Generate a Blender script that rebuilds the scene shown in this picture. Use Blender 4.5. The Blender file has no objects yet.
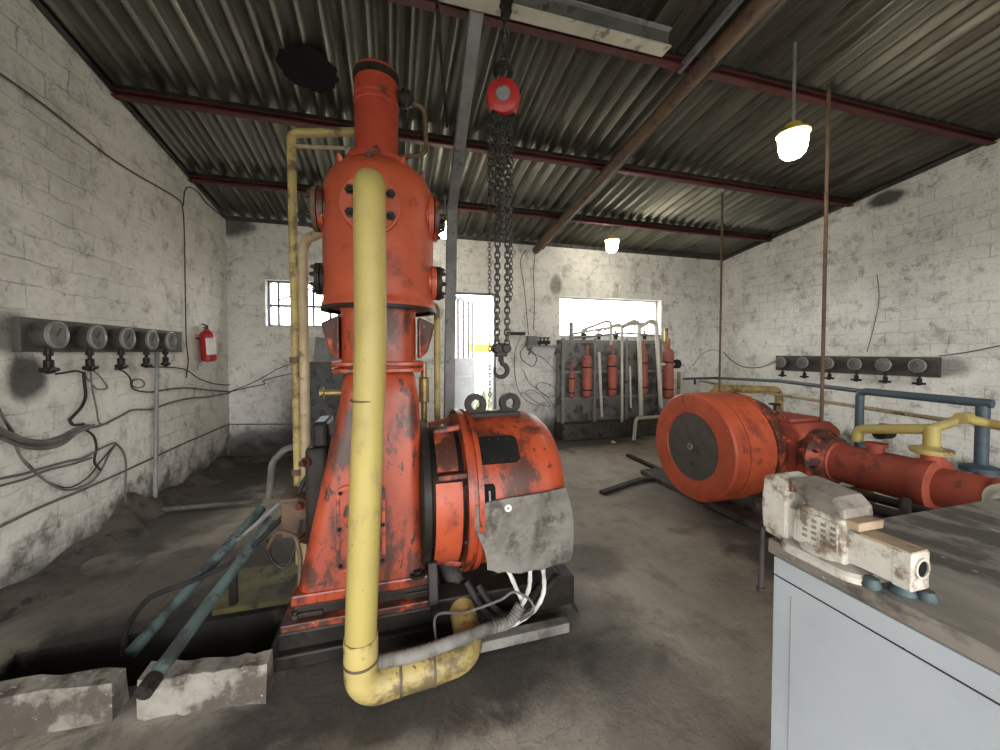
import bpy, math, random
from mathutils import Vector, Matrix
random.seed(7)
V = Vector
PI = math.pi
SC = bpy.context.scene
COL = SC.collection

# ------------------------------------------------------------------ camera
EYE = V((0, 0, 1.45)); YAW = math.radians(15.87); PIT = math.radians(1.5)
FPX = 380.0; CX = 500.0; CY = 362.0
_F0 = V((math.sin(YAW), math.cos(YAW), 0)); _R = V((math.cos(YAW), -math.sin(YAW), 0))
_F = _F0 * math.cos(PIT) - V((0, 0, 1)) * math.sin(PIT)
_U = _F0 * math.sin(PIT) + V((0, 0, 1)) * math.cos(PIT)
def ray(px, py): return _F + _R * ((px - CX) / FPX) + _U * ((CY - py) / FPX)
def PX(px, py, X): d = ray(px, py); return EYE + d * (X / d.x)          # a photo point on a wall plane X = const
def PY(px, py, Y): d = ray(px, py); return EYE + d * (Y / d.y)
def PZ(px, py, Z): d = ray(px, py); return EYE + d * ((Z - EYE.z) / d.z)
cam = bpy.data.cameras.new('camera'); co = bpy.data.objects.new('camera', cam); COL.objects.link(co)
co.location = EYE; co.rotation_euler = (PI / 2 - PIT, 0, -YAW)
cam.sensor_width = 36; cam.lens = FPX / 1000 * 36; cam.shift_y = -(CY - 375) / -1000; cam.clip_start = .02
SC.camera = co

# ------------------------------------------------------------------ materials
def nd(nt, t, **k):
    n = nt.nodes.new(t)
    for a, b in k.items(): setattr(n, a, b)
    return n
def mixc(nt, fac, a, b, mode='MIX'):
    n = nd(nt, 'ShaderNodeMix', data_type='RGBA', blend_type=mode)
    for s, v in ((n.inputs[0], fac), (n.inputs[6], a), (n.inputs[7], b)):
        if hasattr(v, 'links') or hasattr(v, 'is_output'): nt.links.new(v, s)
        else: s.default_value = v if not isinstance(v, tuple) else (*v, 1)
    return n.outputs[2]
def noise(nt, vec, scale, detail=6, rough=.6, dist=0):
    n = nd(nt, 'ShaderNodeTexNoise'); n.inputs['Scale'].default_value = scale; n.inputs['Detail'].default_value = detail
    n.inputs['Roughness'].default_value = rough; n.inputs['Distortion'].default_value = dist
    if vec is not None: nt.links.new(vec, n.inputs['Vector'])
    return n.outputs['Fac']
def ramp(nt, fac, lo, hi):
    n = nd(nt, 'ShaderNodeMapRange', interpolation_type='SMOOTHSTEP'); nt.links.new(fac, n.inputs[0])
    n.inputs[1].default_value = lo; n.inputs[2].default_value = hi
    return n.outputs[0]
def mth(nt, op, a, b=None, c=None):
    n = nd(nt, 'ShaderNodeMath', operation=op)
    for i, v in enumerate((a, b, c)):
        if v is None: continue
        if isinstance(v, (int, float)): n.inputs[i].default_value = v
        else: nt.links.new(v, n.inputs[i])
    return n.outputs[0]
def newmat(name):
    m = bpy.data.materials.new(name); m.use_nodes = True; nt = m.node_tree
    return m, nt, nt.nodes['Principled BSDF']
def bump(nt, b, h, strength, dist):
    n = nd(nt, 'ShaderNodeBump'); n.inputs['Strength'].default_value = strength; n.inputs['Distance'].default_value = dist
    nt.links.new(h, n.inputs['Height']); nt.links.new(n.outputs[0], b.inputs['Normal'])
def mat(name, c1, c2=None, scale=5, rough=.55, metal=0, grime=.0, gcol=(.02, .016, .012), gscale=9, chip=0, chipcol=(.25, .22, .2), bmp=.15, stretch=(1, 1, 1)):
    """worn painted / bare surface: two tones, soft grime blotches and small chips"""
    m, nt, b = newmat(name)
    tc = nd(nt, 'ShaderNodeTexCoord'); mp = nd(nt, 'ShaderNodeMapping'); mp.inputs['Scale'].default_value = stretch
    nt.links.new(tc.outputs['Object'], mp.inputs[0]); v = mp.outputs[0]
    c2 = c2 or tuple(x * .7 for x in c1)
    col = mixc(nt, ramp(nt, noise(nt, v, scale), .35, .68), c1, c2)
    if grime:
        g = ramp(nt, noise(nt, v, gscale, 9, .68), .63 - grime * .3, .73 - grime * .28)
        col = mixc(nt, mth(nt, 'MULTIPLY', g, .92), col, gcol)
    if chip:
        c = ramp(nt, noise(nt, v, gscale * 4.5, 8, .7), .70 - chip * .14, .73 - chip * .14)
        col = mixc(nt, c, col, chipcol)
    nt.links.new(col, b.inputs['Base Color'])
    r = mth(nt, 'MULTIPLY_ADD', noise(nt, v, scale * 4), .35, rough - .17); nt.links.new(r, b.inputs['Roughness'])
    b.inputs['Metallic'].default_value = metal
    if max(c1) < .06: b.inputs['Specular IOR Level'].default_value = .16
    if bmp: bump(nt, b, noise(nt, v, scale * 9, 6, .65), bmp, .006)
    return m
def glow(name, col, s):
    m, nt, b = newmat(name)
    b.inputs['Base Color'].default_value = (*col, 1); b.inputs['Emission Color'].default_value = (*col, 1); b.inputs['Emission Strength'].default_value = s
    b.inputs['Roughness'].default_value = .3
    return m
def wallmat(name, axis, warm, stain=None, course=(.30, .115), mk=.4, mb=.35):
    m, nt, b = newmat(name)
    g = nd(nt, 'ShaderNodeNewGeometry'); s = nd(nt, 'ShaderNodeSeparateXYZ'); nt.links.new(g.outputs['Position'], s.inputs[0])
    P = g.outputs['Position']
    cb = nd(nt, 'ShaderNodeCombineXYZ')
    wob = mth(nt, 'MULTIPLY_ADD', noise(nt, P, 3.5, 6), .09, -.045)
    nt.links.new(mth(nt, 'ADD', s.outputs[axis], wob), cb.inputs[0]); nt.links.new(mth(nt, 'ADD', s.outputs[2], wob), cb.inputs[1])
    br = nd(nt, 'ShaderNodeTexBrick'); nt.links.new(cb.outputs[0], br.inputs[0])
    br.inputs['Scale'].default_value = 1; br.inputs['Brick Width'].default_value = course[0]; br.inputs['Row Height'].default_value = course[1]
    br.inputs['Mortar Size'].default_value = .006; br.inputs['Mortar Smooth'].default_value = .7
    mort = br.outputs['Fac']
    big = noise(nt, P, 1.1, 6, .6); mid = noise(nt, P, 5, 8, .65); fine = noise(nt, P, 34, 8, .7)
    col = mixc(nt, ramp(nt, big, .35, .7), warm, tuple(x * .78 for x in warm))
    col = mixc(nt, mth(nt, 'MULTIPLY', ramp(nt, mid, .5, .68), .5), col, (.26, .235, .2))
    m2 = noise(nt, P, 13, 8, .72, .4); col = mixc(nt, mth(nt, 'MULTIPLY', ramp(nt, m2, .52, .68), .34), col, (.24, .215, .18))
    col = mixc(nt, mth(nt, 'MULTIPLY', ramp(nt, m2, .48, .34), .3), col, (.86, .84, .78))
    crack = mth(nt, 'MULTIPLY', mth(nt, 'SUBTRACT', 1.0, ramp(nt, mth(nt, 'ABSOLUTE', mth(nt, 'SUBTRACT', noise(nt, P, 2.3, 9, .62, .4), .5)), .0, .012)), ramp(nt, mid, .5, .6))
    mcr = mth(nt, 'MULTIPLY', mort, ramp(nt, noise(nt, P, 3, 6), .47, .66))
    dark = mth(nt, 'MAXIMUM', mth(nt, 'MULTIPLY', mcr, mk), mth(nt, 'MULTIPLY', crack, .6))
    dark = mth(nt, 'MAXIMUM', dark, mth(nt, 'MULTIPLY', ramp(nt, fine, .62, .68), .6))
    col = mixc(nt, dark, col, (.075, .062, .05))
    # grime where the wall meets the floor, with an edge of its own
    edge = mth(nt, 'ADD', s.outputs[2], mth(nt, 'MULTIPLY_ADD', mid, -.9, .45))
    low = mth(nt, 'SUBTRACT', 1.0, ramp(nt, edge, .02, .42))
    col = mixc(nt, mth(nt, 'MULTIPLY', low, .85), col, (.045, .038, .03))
    for (a0, z0, ra, rz, k) in stain or ():
        dx = mth(nt, 'DIVIDE', mth(nt, 'SUBTRACT', s.outputs[axis], a0), ra); dz = mth(nt, 'DIVIDE', mth(nt, 'SUBTRACT', s.outputs[2], z0), rz)
        r = mth(nt, 'SQRT', mth(nt, 'ADD', mth(nt, 'MULTIPLY', dx, dx), mth(nt, 'MULTIPLY', dz, dz)))
        r = mth(nt, 'ADD', r, mth(nt, 'MULTIPLY_ADD', mid, 1.0, -.5))
        col = mixc(nt, mth(nt, 'MULTIPLY', mth(nt, 'SUBTRACT', 1.0, ramp(nt, r, .55, 1.1)), k), col, (.03, .027, .024))
    nt.links.new(col, b.inputs['Base Color']); b.inputs['Roughness'].default_value = .92
    h = mth(nt, 'ADD', mth(nt, 'MULTIPLY', mth(nt, 'MULTIPLY', mort, ramp(nt, big, .3, .6)), -mb), mth(nt, 'ADD', mth(nt, 'MULTIPLY', mid, 1.5), mth(nt, 'MULTIPLY', fine, .45)))
    bump(nt, b, h, .85, .028)
    return m
def floormat():
    m, nt, b = newmat('floor_concrete')
    g = nd(nt, 'ShaderNodeNewGeometry'); s = nd(nt, 'ShaderNodeSeparateXYZ'); P = g.outputs['Position']; nt.links.new(P, s.inputs[0])
    big = noise(nt, P, .9, 7, .62); mid = noise(nt, P, 3.4, 9, .66, .3); fine = noise(nt, P, 26, 9, .72)
    col = mixc(nt, ramp(nt, big, .36, .66), (.40, .35, .285), (.27, .235, .19))
    col = mixc(nt, mth(nt, 'MULTIPLY', ramp(nt, mid, .5, .68), .5), col, (.15, .127, .103))
    col = mixc(nt, mth(nt, 'MULTIPLY', ramp(nt, fine, .58, .72), .5), col, (.32, .285, .24))
    col = mixc(nt, mth(nt, 'MULTIPLY', ramp(nt, noise(nt, P, 55, 6, .7), .56, .66), .5), col, (.05, .042, .035))
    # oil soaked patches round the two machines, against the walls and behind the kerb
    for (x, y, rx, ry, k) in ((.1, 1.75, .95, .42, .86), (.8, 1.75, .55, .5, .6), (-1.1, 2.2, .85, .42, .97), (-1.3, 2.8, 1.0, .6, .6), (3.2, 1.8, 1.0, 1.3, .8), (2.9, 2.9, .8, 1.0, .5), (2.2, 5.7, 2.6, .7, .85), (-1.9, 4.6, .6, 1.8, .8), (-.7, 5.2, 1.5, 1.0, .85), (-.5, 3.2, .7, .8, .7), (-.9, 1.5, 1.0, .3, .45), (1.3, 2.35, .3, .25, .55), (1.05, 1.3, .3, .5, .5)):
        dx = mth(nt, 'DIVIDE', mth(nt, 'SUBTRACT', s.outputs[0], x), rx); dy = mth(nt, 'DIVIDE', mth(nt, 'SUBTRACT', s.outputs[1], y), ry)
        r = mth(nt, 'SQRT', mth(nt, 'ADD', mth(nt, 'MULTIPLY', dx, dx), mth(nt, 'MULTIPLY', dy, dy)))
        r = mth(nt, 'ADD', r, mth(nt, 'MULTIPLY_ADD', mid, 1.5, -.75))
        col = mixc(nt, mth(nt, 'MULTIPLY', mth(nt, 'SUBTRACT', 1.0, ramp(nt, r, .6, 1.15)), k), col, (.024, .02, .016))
    crack = mth(nt, 'SUBTRACT', 1.0, ramp(nt, mth(nt, 'ABSOLUTE', mth(nt, 'SUBTRACT', noise(nt, P, .8, 8, .55, .5), .5)), .0, .004))
    col = mixc(nt, mth(nt, 'MULTIPLY', mth(nt, 'MULTIPLY', crack, ramp(nt, big, .5, .6)), .5), col, (.05, .042, .034))
    nt.links.new(col, b.inputs['Base Color'])
    nt.links.new(mth(nt, 'MULTIPLY_ADD', mid, .5, .5), b.inputs['Roughness'])
    bump(nt, b, mth(nt, 'ADD', mth(nt, 'MULTIPLY', mid, .8), mth(nt, 'MULTIPLY', fine, .3)), .6, .03)
    return m

M = {}
OR1, OR2 = (.38, .058, .019), (.26, .037, .014)
M['orange'] = mat('orange_paint_oily', OR1, OR2, 4, .42, grime=.46, gcol=(.045, .016, .009), gscale=4.5, chip=.8, chipcol=(.04, .016, .011), stretch=(1, 1, .45))
M['orange_clean'] = mat('orange_paint', (.43, .077, .028), (.34, .055, .021), 3, .5, grime=.25, gcol=(.17, .03, .014), gscale=4, chip=.2, chipcol=(.12, .02, .01), bmp=.1)
M['orange_dirty'] = mat('orange_paint_grimed', (.5, .08, .03), (.3, .05, .022), 4, .5, grime=.75, gcol=(.03, .014, .01), gscale=6, chip=.5, chipcol=(.5, .16, .07))
M['deep_red'] = mat('shaded_red_paint', (.36, .042, .014), (.26, .03, .011), 4, .55, grime=.3, gcol=(.06, .012, .006), gscale=5)  # upper cylinder red, darkened: the dim light up high is put into the colour
M['red_matte'] = mat('orange_paint_dusty', (.34, .062, .032), (.25, .047, .027), 3, .7, grime=.25, gcol=(.1, .03, .02), gscale=5, chip=.1, chipcol=(.16, .04, .02))
M['yellow'] = mat('yellow_paint', (.37, .295, .085), (.30, .235, .07), 3, .55, grime=.3, gcol=(.27, .20, .075), gscale=6, chip=.25, chipcol=(.10, .075, .04), stretch=(1, 1, .5))
M['yellow_old'] = mat('yellow_paint_stained', (.42, .32, .11), (.28, .205, .075), 5, .55, grime=.5, gcol=(.10, .07, .03), gscale=6, chip=.4, chipcol=(.07, .05, .03))
M['tan'] = mat('tan_pipe_paint', (.42, .33, .2), (.3, .23, .13), 4, .6, grime=.3, gcol=(.1, .075, .045))
M['oil_black'] = mat('oil_blackened_iron', (.016, .013, .011), (.03, .024, .02), 5, .45, grime=.3, gcol=(.008, .007, .006), chip=.15, chipcol=(.16, .15, .14))
M['dark_iron'] = mat('dark_iron', (.03, .027, .025), (.055, .048, .043), 6, .5, metal=.3, grime=.3)
M['grey_steel'] = mat('grey_steel', (.26, .255, .25), (.19, .185, .18), 5, .6, metal=.1, grime=.2, gcol=(.06, .055, .05))
M['grey_plate'] = mat('grey_rubber_sheet', (.19, .173, .148), (.11, .099, .084), 7, .8, grime=.5, gcol=(.055, .045, .035), gscale=5, chip=.15, chipcol=(.32, .28, .23), bmp=.3)
M['red_beam'] = mat('red_oxide_paint', (.095, .016, .014), (.06, .011, .010), 3, .65, grime=.3, gcol=(.03, .016, .014))
M['rust'] = mat('rusty_steel', (.12, .068, .036), (.07, .04, .024), 4, .7, grime=.35, gcol=(.04, .026, .02))
M['bright_cream'] = mat('bright_cream_tone', (.5, .46, .36), (.38, .35, .28), 3, .7, grime=.2, gcol=(.15, .13, .1))
M['teal'] = mat('teal_pipe_paint', (.115, .165, .16), (.07, .1, .096), 5, .55, grime=.5, gcol=(.035, .035, .032))
M['blue'] = mat('slate_blue_paint', (.05, .075, .095), (.036, .055, .07), 5, .55, grime=.25, gcol=(.03, .035, .04))
M['bench_grey'] = mat('pale_grey_bench_paint', (.345, .37, .39), (.305, .33, .35), 2.5, .6, grime=.03, gcol=(.2, .19, .17), gscale=3, chip=.12, chipcol=(.1, .09, .08), bmp=.08)
M['bench_top'] = mat('worn_bench_top', (.24, .215, .18), (.15, .132, .11), 4, .7, grime=.5, gcol=(.05, .043, .036), gscale=5, chip=.45, chipcol=(.5, .48, .45), stretch=(1, .5, 1))
M['vise'] = mat('worn_white_vise_paint', (.5, .475, .42), (.34, .30, .24), 9, .6, grime=.5, gcol=(.13, .085, .05), gscale=11, chip=.5, chipcol=(.14, .1, .07), bmp=.4)
M['vise_arch'] = mat('bare_vise_casting', (.2, .175, .145), (.125, .107, .085), 10, .6, grime=.45, gcol=(.07, .05, .035), gscale=9, chip=.2, chipcol=(.46, .43, .38), bmp=.4)
M['vise_top'] = mat('rusted_vise_slide', (.34, .25, .16), (.22, .15, .095), 8, .6, grime=.3, gcol=(.1, .07, .05), chip=.3, chipcol=(.5, .46, .4))
M['blue_base'] = mat('faded_blue_iron', (.038, .06, .064), (.025, .037, .04), 7, .6, grime=.45, gcol=(.06, .05, .04))
M['white_pipe'] = mat('white_pipe_paint', (.6, .57, .5), (.5, .47, .41), 5, .55, grime=.15, gcol=(.25, .22, .18))
M['cable'] = mat('black_cable', (.022, .02, .019), (.04, .036, .033), 8, .6, bmp=0)
M['cable_grey'] = mat('dusty_cable', (.15, .135, .12), (.085, .077, .07), 8, .8, bmp=0)
M['hose_wrap'] = mat('wrapped_hose', (.20, .185, .162), (.11, .10, .088), 8, .8, grime=.3, gcol=(.07, .06, .05))
M['white_wire'] = mat('white_wrapped_wire', (.66, .64, .6), (.45, .43, .4), 14, .7, grime=.15, gcol=(.2, .18, .15))
M['hoist_red'] = mat('hoist_red_paint', (.46, .025, .022), (.36, .018, .016), 6, .4, grime=.1, gcol=(.1, .01, .01), bmp=.05)
M['chain'] = mat('chain_steel', (.085, .078, .07), (.055, .05, .045), 20, .42, metal=.65, bmp=0)
M['gauge_case'] = mat('gauge_case_grey', (.085, .08, .073), (.055, .052, .048), 7, .6, grime=.2)
M['gauge_rim'] = mat('gauge_rim_dull_chrome', (.33, .32, .3), (.22, .215, .2), 9, .4, metal=.35, grime=.15)
M['gauge_glass'] = mat('gauge_dial_dusty', (.17, .168, .155), (.10, .098, .09), 9, .12, grime=.15, gcol=(.1, .09, .08), bmp=0)
M['ledge'] = mat('gauge_board_grey', (.085, .078, .07), (.05, .046, .042), 6, .75, grime=.3, gcol=(.04, .035, .03))
M['red_ext'] = mat('extinguisher_red', (.42, .018, .022), (.33, .014, .018), 6, .35, grime=.08, bmp=0)
M['label_white'] = mat('paper_label', (.75, .72, .66), (.66, .63, .57), 10, .7, bmp=0)
M['lamp_yellow'] = mat('lamp_yellow_guard', (.72, .5, .08), (.6, .42, .07), 9, .45, bmp=0)
M['curb'] = mat('limewashed_kerb', (.27, .25, .21), (.13, .11, .088), 6, .9, grime=.55, gcol=(.065, .052, .04), gscale=5, chip=.5, chipcol=(.36, .34, .3), bmp=.7)
M['plinth'] = mat('oily_concrete', (.075, .066, .055), (.04, .034, .03), 5, .6, grime=.4, gcol=(.014, .012, .01), bmp=.4)
M['olive'] = mat('olive_sheet', (.125, .105, .035), (.07, .06, .026), 4, .6, grime=.35, gcol=(.02, .018, .012))
M['soil'] = mat('dark_dirt', (.085, .07, .054), (.04, .032, .026), 5, .95, grime=.3, gcol=(.02, .017, .014), bmp=.8)
M['dead_black'] = mat('dead_black', (.006, .0055, .005), (.011, .01, .009), 8, .95, bmp=.3)
M['door_paint'] = mat('pale_door_paint', (.16, .158, .152), (.13, .128, .122), 3, .6, grime=.1, gcol=(.3, .28, .25))
M['frame_dark'] = mat('window_bar_paint', (.2, .2, .205), (.13, .13, .135), 6, .6, grime=.2)
M['cabinet'] = mat('dark_grey_cabinet', (.10, .098, .09), (.06, .057, .053), 4, .6, grime=.4, gcol=(.018, .016, .014))
M['brass'] = mat('tarnished_brass', (.34, .235, .09), (.2, .14, .06), 9, .45, metal=.5, grime=.3)
M['disc_dark'] = mat('dusty_motor_grille', (.075, .062, .048), (.055, .045, .036), 10, .85, grime=.15)
M['tank_orange'] = mat('faded_orange_bottle', (.42, .11, .075), (.3, .085, .06), 5, .6, grime=.3, gcol=(.12, .05, .035))
M['bulb'] = glow('lit_lamp_glass', (1.0, .94, .78), 22)
M['grass'] = mat('roadside_grass', (.085, .10, .03), (.13, .12, .045), 6, .95, bmp=0)
M['yard'] = mat('yard_dust', (.26, .245, .21), (.2, .19, .165), 2, .95, bmp=0)
M['barrier_yellow'] = mat('yard_yellow_paint', (.35, .22, .01), (.3, .19, .01), 4, .6, bmp=0)
M['house_white'] = mat('yard_white_wall', (.8, .79, .76), (.72, .71, .68), 2, .9, bmp=0)
M['roof'] = mat('corrugated_roof_sheet', (.175, .168, .135), (.10, .095, .075), 2.5, .46, metal=.75, grime=.3, gcol=(.07, .06, .045), gscale=3, chip=.25, chipcol=(.09, .07, .05), bmp=.12, stretch=(3, .22, 1))
M['rack_grey'] = mat('rack_plate_grey', (.2, .195, .18), (.13, .125, .115), 4, .7, grime=.5, gcol=(.06, .055, .05), gscale=4)
M['beam_web'] = mat('shaded_beam_web', (.11, .105, .092), (.07, .066, .058), 3, .7, grime=.3, gcol=(.03, .028, .024))
M['bead'] = mat('weld_seam', (.10, .075, .04), (.06, .045, .028), 12, .7, grime=.4)
SKY, LAMPW, EXPO, HAZE = 6.0, 2.5, 1.12, 0.0

# ------------------------------------------------------------------ mesh building
def org(o):
    p = V((0, 0, 0))
    while o is not None: p = p + o.location; o = o.parent
    return p
def frame(d, up=V((0, 0, 1))):
    d = V(d).normalized()
    if abs(d.dot(up)) > .97: up = V((0, 1, 0))
    a = up.cross(d).normalized(); return a, d.cross(a).normalized(), d
class MB:
    def __init__(s): s.v = []; s.f = []
    def add(s, vs, fs):
        n = len(s.v); s.v += [V(x) for x in vs]; s.f += [tuple(i + n for i in f) for f in fs]; return s
    def box(s, c, d, rz=0, m=None):
        x, y, z = (k / 2 for k in d)
        R = m or Matrix.Rotation(rz, 3, 'Z'); c = V(c)
        p = [c + R @ V((a * x, b * y, e * z)) for a in (-1, 1) for b in (-1, 1) for e in (-1, 1)]
        return s.add(p, [(0, 1, 3, 2), (4, 6, 7, 5), (0, 4, 5, 1), (2, 3, 7, 6), (0, 2, 6, 4), (1, 5, 7, 3)])
    def bar(s, a, b, w, h=None, up=V((0, 0, 1))):
        a, b = V(a), V(b); x, y, d = frame(b - a, up); h = h or w
        return s.box((a + b) / 2, (w, h, (b - a).length), m=Matrix((x, y, d)).transposed())
    def lathe(s, o, axis, prof, seg=32, up=V((0, 0, 1)), a0=0, a1=2 * PI, close=False):
        """prof: (radius, distance along the axis); capped where it does not start or end on the axis"""
        x, y, d = frame(axis, up); o = V(o); full = abs(a1 - a0 - 2 * PI) < 1e-6
        n = seg if full else seg + 1; m = len(prof); vs = []
        for r, t in prof:
            for k in range(n):
                a = a0 + (a1 - a0) * k / seg; vs.append(o + d * t + (x * math.cos(a) + y * math.sin(a)) * max(r, 1e-5))
        fs = []
        rows = range(m if close else m - 1)
        for i in rows:
            j = (i + 1) % m
            for k in range(seg):
                l = (k + 1) % n; fs.append((i * n + k, i * n + l, j * n + l, j * n + k))
        if full and not close:
            fs.append(tuple(reversed(range(n)))); fs.append(tuple((m - 1) * n + k for k in range(n)))
        if not full and close:
            fs.append(tuple(i * n for i in range(m))); fs.append(tuple(i * n + n - 1 for i in reversed(range(m))))
        return s.add(vs, fs)
    def cyl(s, a, b, r, seg=24, r2=None):
        a, b = V(a), V(b); L = (b - a).length
        return s.lathe(a, b - a, [(r, 0), (r if r2 is None else r2, L)], seg)
    def tube(s, pts, r, seg=10, closed=False):
        pts = [V(p) for p in pts]; n = len(pts); vs = []; t0 = None; x = None
        rr = r if isinstance(r, (list, tuple)) else [r] * n
        for i, p in enumerate(pts):
            q0 = pts[(i - 1) % n] if closed or i else p; q1 = pts[(i + 1) % n] if closed or i < n - 1 else p
            d = (q1 - q0)
            if d.length < 1e-7: d = t0 or V((0, 0, 1))
            d = d.normalized()
            if x is None: x = frame(d)[0]
            else:
                x = x - d * x.dot(d)
                x = x.normalized() if x.length > 1e-6 else frame(d)[0]
            y = d.cross(x); t0 = d
            vs += [p + (x * math.cos(2 * PI * k / seg) + y * math.sin(2 * PI * k / seg)) * rr[i] for k in range(seg)]
        fs = []
        for i in range(n if closed else n - 1):
            j = (i + 1) % n
            fs += [(i * seg + k, i * seg + (k + 1) % seg, j * seg + (k + 1) % seg, j * seg + k) for k in range(seg)]
        if not closed: fs += [tuple(reversed(range(seg))), tuple((n - 1) * seg + k for k in range(seg))]
        return s.add(vs, fs)
    def prism(s, poly, o, ax, ay, depth):
        """poly (u, v) in the plane o + u ax + v ay, pulled along ax x ay by depth"""
        o, ax, ay = V(o), V(ax), V(ay); nz = ax.cross(ay).normalized() * depth; n = len(poly)
        p = [o + ax * u + ay * w for u, w in poly]
        return s.add(p + [q + nz for q in p], [tuple(reversed(range(n))), tuple(range(n, 2 * n))] + [(i, (i + 1) % n, n + (i + 1) % n, n + i) for i in range(n)])
    def loft(s, rings, cap=True):
        n = len(rings[0]); vs = [p for r in rings for p in r]; fs = []
        for i in range(len(rings) - 1):
            fs += [(i * n + k, i * n + (k + 1) % n, (i + 1) * n + (k + 1) % n, (i + 1) * n + k) for k in range(n)]
        if cap: fs += [tuple(reversed(range(n))), tuple((len(rings) - 1) * n + k for k in range(n))]
        return s.add(vs, fs)
    def hexbolt(s, c, d, r=.012, h=.012): return s.lathe(c, d, [(r * 1.5, 0), (r * 1.5, h * .3), (r, h * .3), (r, h * 1.3), (r * .5, h * 1.3), (r * .45, h * 1.9)], 6)
    def build(s, name, m, parent=None, smooth=35, bevel=0, loc=None):
        me = bpy.data.meshes.new(name)
        if loc is None:
            if parent is None:
                lo = [min(v[i] for v in s.v) for i in range(3)]; hi = [max(v[i] for v in s.v) for i in range(3)]
                loc = V(((lo[0] + hi[0]) / 2, (lo[1] + hi[1]) / 2, lo[2]))
            else: loc = org(parent)
        me.from_pydata([v - loc for v in s.v], [], s.f); me.materials.append(m)
        import bmesh
        bm = bmesh.new(); bm.from_mesh(me); bmesh.ops.recalc_face_normals(bm, faces=bm.faces); bm.to_mesh(me); bm.free()
        if smooth:
            me.shade_smooth(); me.set_sharp_from_angle(angle=math.radians(smooth))
        o = bpy.data.objects.new(name, me); COL.objects.link(o)
        if parent is not None: o.parent = parent
        else: o.location = loc
        if bevel:
            b = o.modifiers.new('bevel', 'BEVEL'); b.width = bevel; b.segments = 2; b.limit_method = 'ANGLE'; b.angle_limit = math.radians(40)
        return o
def bend(pts, r, n=8):
    """polyline with its corners rounded to radius r"""
    pts = [V(p) for p in pts]; out = [pts[0]]
    for i in range(1, len(pts) - 1):
        a, b, c = pts[i - 1], pts[i], pts[i + 1]; u = (a - b).normalized(); w = (c - b).normalized()
        ang = u.angle(w, PI)
        if ang > PI - .02: out.append(b); continue
        rr = r[i - 1] if isinstance(r, (list, tuple)) else r
        t = min(rr / math.tan(ang / 2), (a - b).length * .49, (c - b).length * .49); R_ = t * math.tan(ang / 2)
        ce = b + (u + w).normalized() * (R_ / math.sin(ang / 2)); p0 = b + u * t - ce; p1 = b + w * t - ce
        th = p0.angle(p1)
        for k in range(n + 1):
            f = k / n; out.append(ce + (p0 * math.sin((1 - f) * th) + p1 * math.sin(f * th)) / math.sin(th))
    return out + [pts[-1]]
def spline(pts, n=6, closed=False):
    pts = [V(p) for p in pts]; out = []; m = len(pts)
    for i in range(m if closed else m - 1):
        g = (lambda k: pts[k % m]) if closed else (lambda k: pts[max(0, min(m - 1, k))])
        p0, p1, p2, p3 = g(i - 1), g(i), g(i + 1), g(i + 2)
        for k in range(n):
            t = k / n; out.append(.5 * (2 * p1 + (p2 - p0) * t + (2 * p0 - 5 * p1 + 4 * p2 - p3) * t * t + (3 * p1 - p0 - 3 * p2 + p3) * t ** 3))
    return out if closed else out + [pts[-1]]
LAB = set()
def tag(o, label, cat, group=None, kind=None):
    o['label'] = label; o['category'] = cat
    if group: o['group'] = group
    if kind: o['kind'] = kind
    return o
def thing(name, loc, label, cat, group=None):
    o = bpy.data.objects.new(name, None); COL.objects.link(o); o.location = V(loc); o.empty_display_size = .1
    return tag(o, label, cat, group)
def struct(o): o['kind'] = 'structure'; return o
def copy_tree(o, parent=None):
    c = o.copy(); COL.objects.link(c)
    if parent is not None: c.parent = parent
    for ch in [x for x in bpy.data.objects if x.parent == o]: copy_tree(ch, c)
    return c
X_, Y_, Z_ = V((1, 0, 0)), V((0, 1, 0)), V((0, 0, 1))
def rrect(w, h, r, n=5, cx=0, cy=0):
    out = []
    for (sx, sy, a) in ((1, 1, 0), (-1, 1, 90), (-1, -1, 180), (1, -1, 270)):
        for k in range(n + 1):
            t = math.radians(a + 90 * k / n); out.append((cx + sx * (w / 2 - r) + r * math.cos(t), cy + sy * (h / 2 - r) + r * math.sin(t)))
    return out
def clampv(x, a, b): return max(a, min(b, x))

# ------------------------------------------------------------------ the room
XL, XR, YB, YF = -2.156, 6.27, 6.02, -2.3
SIDE = (-2.1, -.4, 2.25)      # unseen side opening, added to light the right wall and bench
def zroof(y): return 3.27 + .14 * (YB - y)
T = .32
# openings measured on the back wall
def bk(px, py): return PY(px, py, YB)
def opening(x0, y0, x1, y1):
    a, b = bk(x0, y0), bk(x1, y1); return (a.x, b.x, b.z, a.z)
W1 = opening(265, 279, 338, 327); W2 = opening(560, 296, 661, 337); D1 = opening(445, 291, 497, 352); D1 = (D1[0], D1[1], 0.0, D1[3])
pit = (-1.75, -.56, 1.99, 2.36)
def wall_cells(lo, hi, holes, ztop, make):
    us = sorted({lo, hi, *[h[0] for h in holes], *[h[1] for h in holes]}); zs = sorted({0.0, ztop, *[h[2] for h in holes], *[h[3] for h in holes]})
    for i in range(len(us) - 1):
        for j in range(len(zs) - 1):
            cu, cz = (us[i] + us[i + 1]) / 2, (zs[j] + zs[j + 1]) / 2
            if any(h[0] < cu < h[1] and h[2] < cz < h[3] for h in holes): continue
            make(us[i], us[i + 1], zs[j], zs[j + 1])
WARM = (.70, .67, .60)
M['wall_left'] = wallmat('limewash_left', 1, WARM, ((PX(28, 378, XL).y, PX(28, 378, XL).z, .17, .17, .9), (PX(12, 330, XL).y, 1.56, .16, .16, .7), (PX(205, 345, XL).y, PX(205, 345, XL).z, .22, .25, .25)), (.38, .155))
w2x = (W2[0] + W2[1]) / 2
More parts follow.
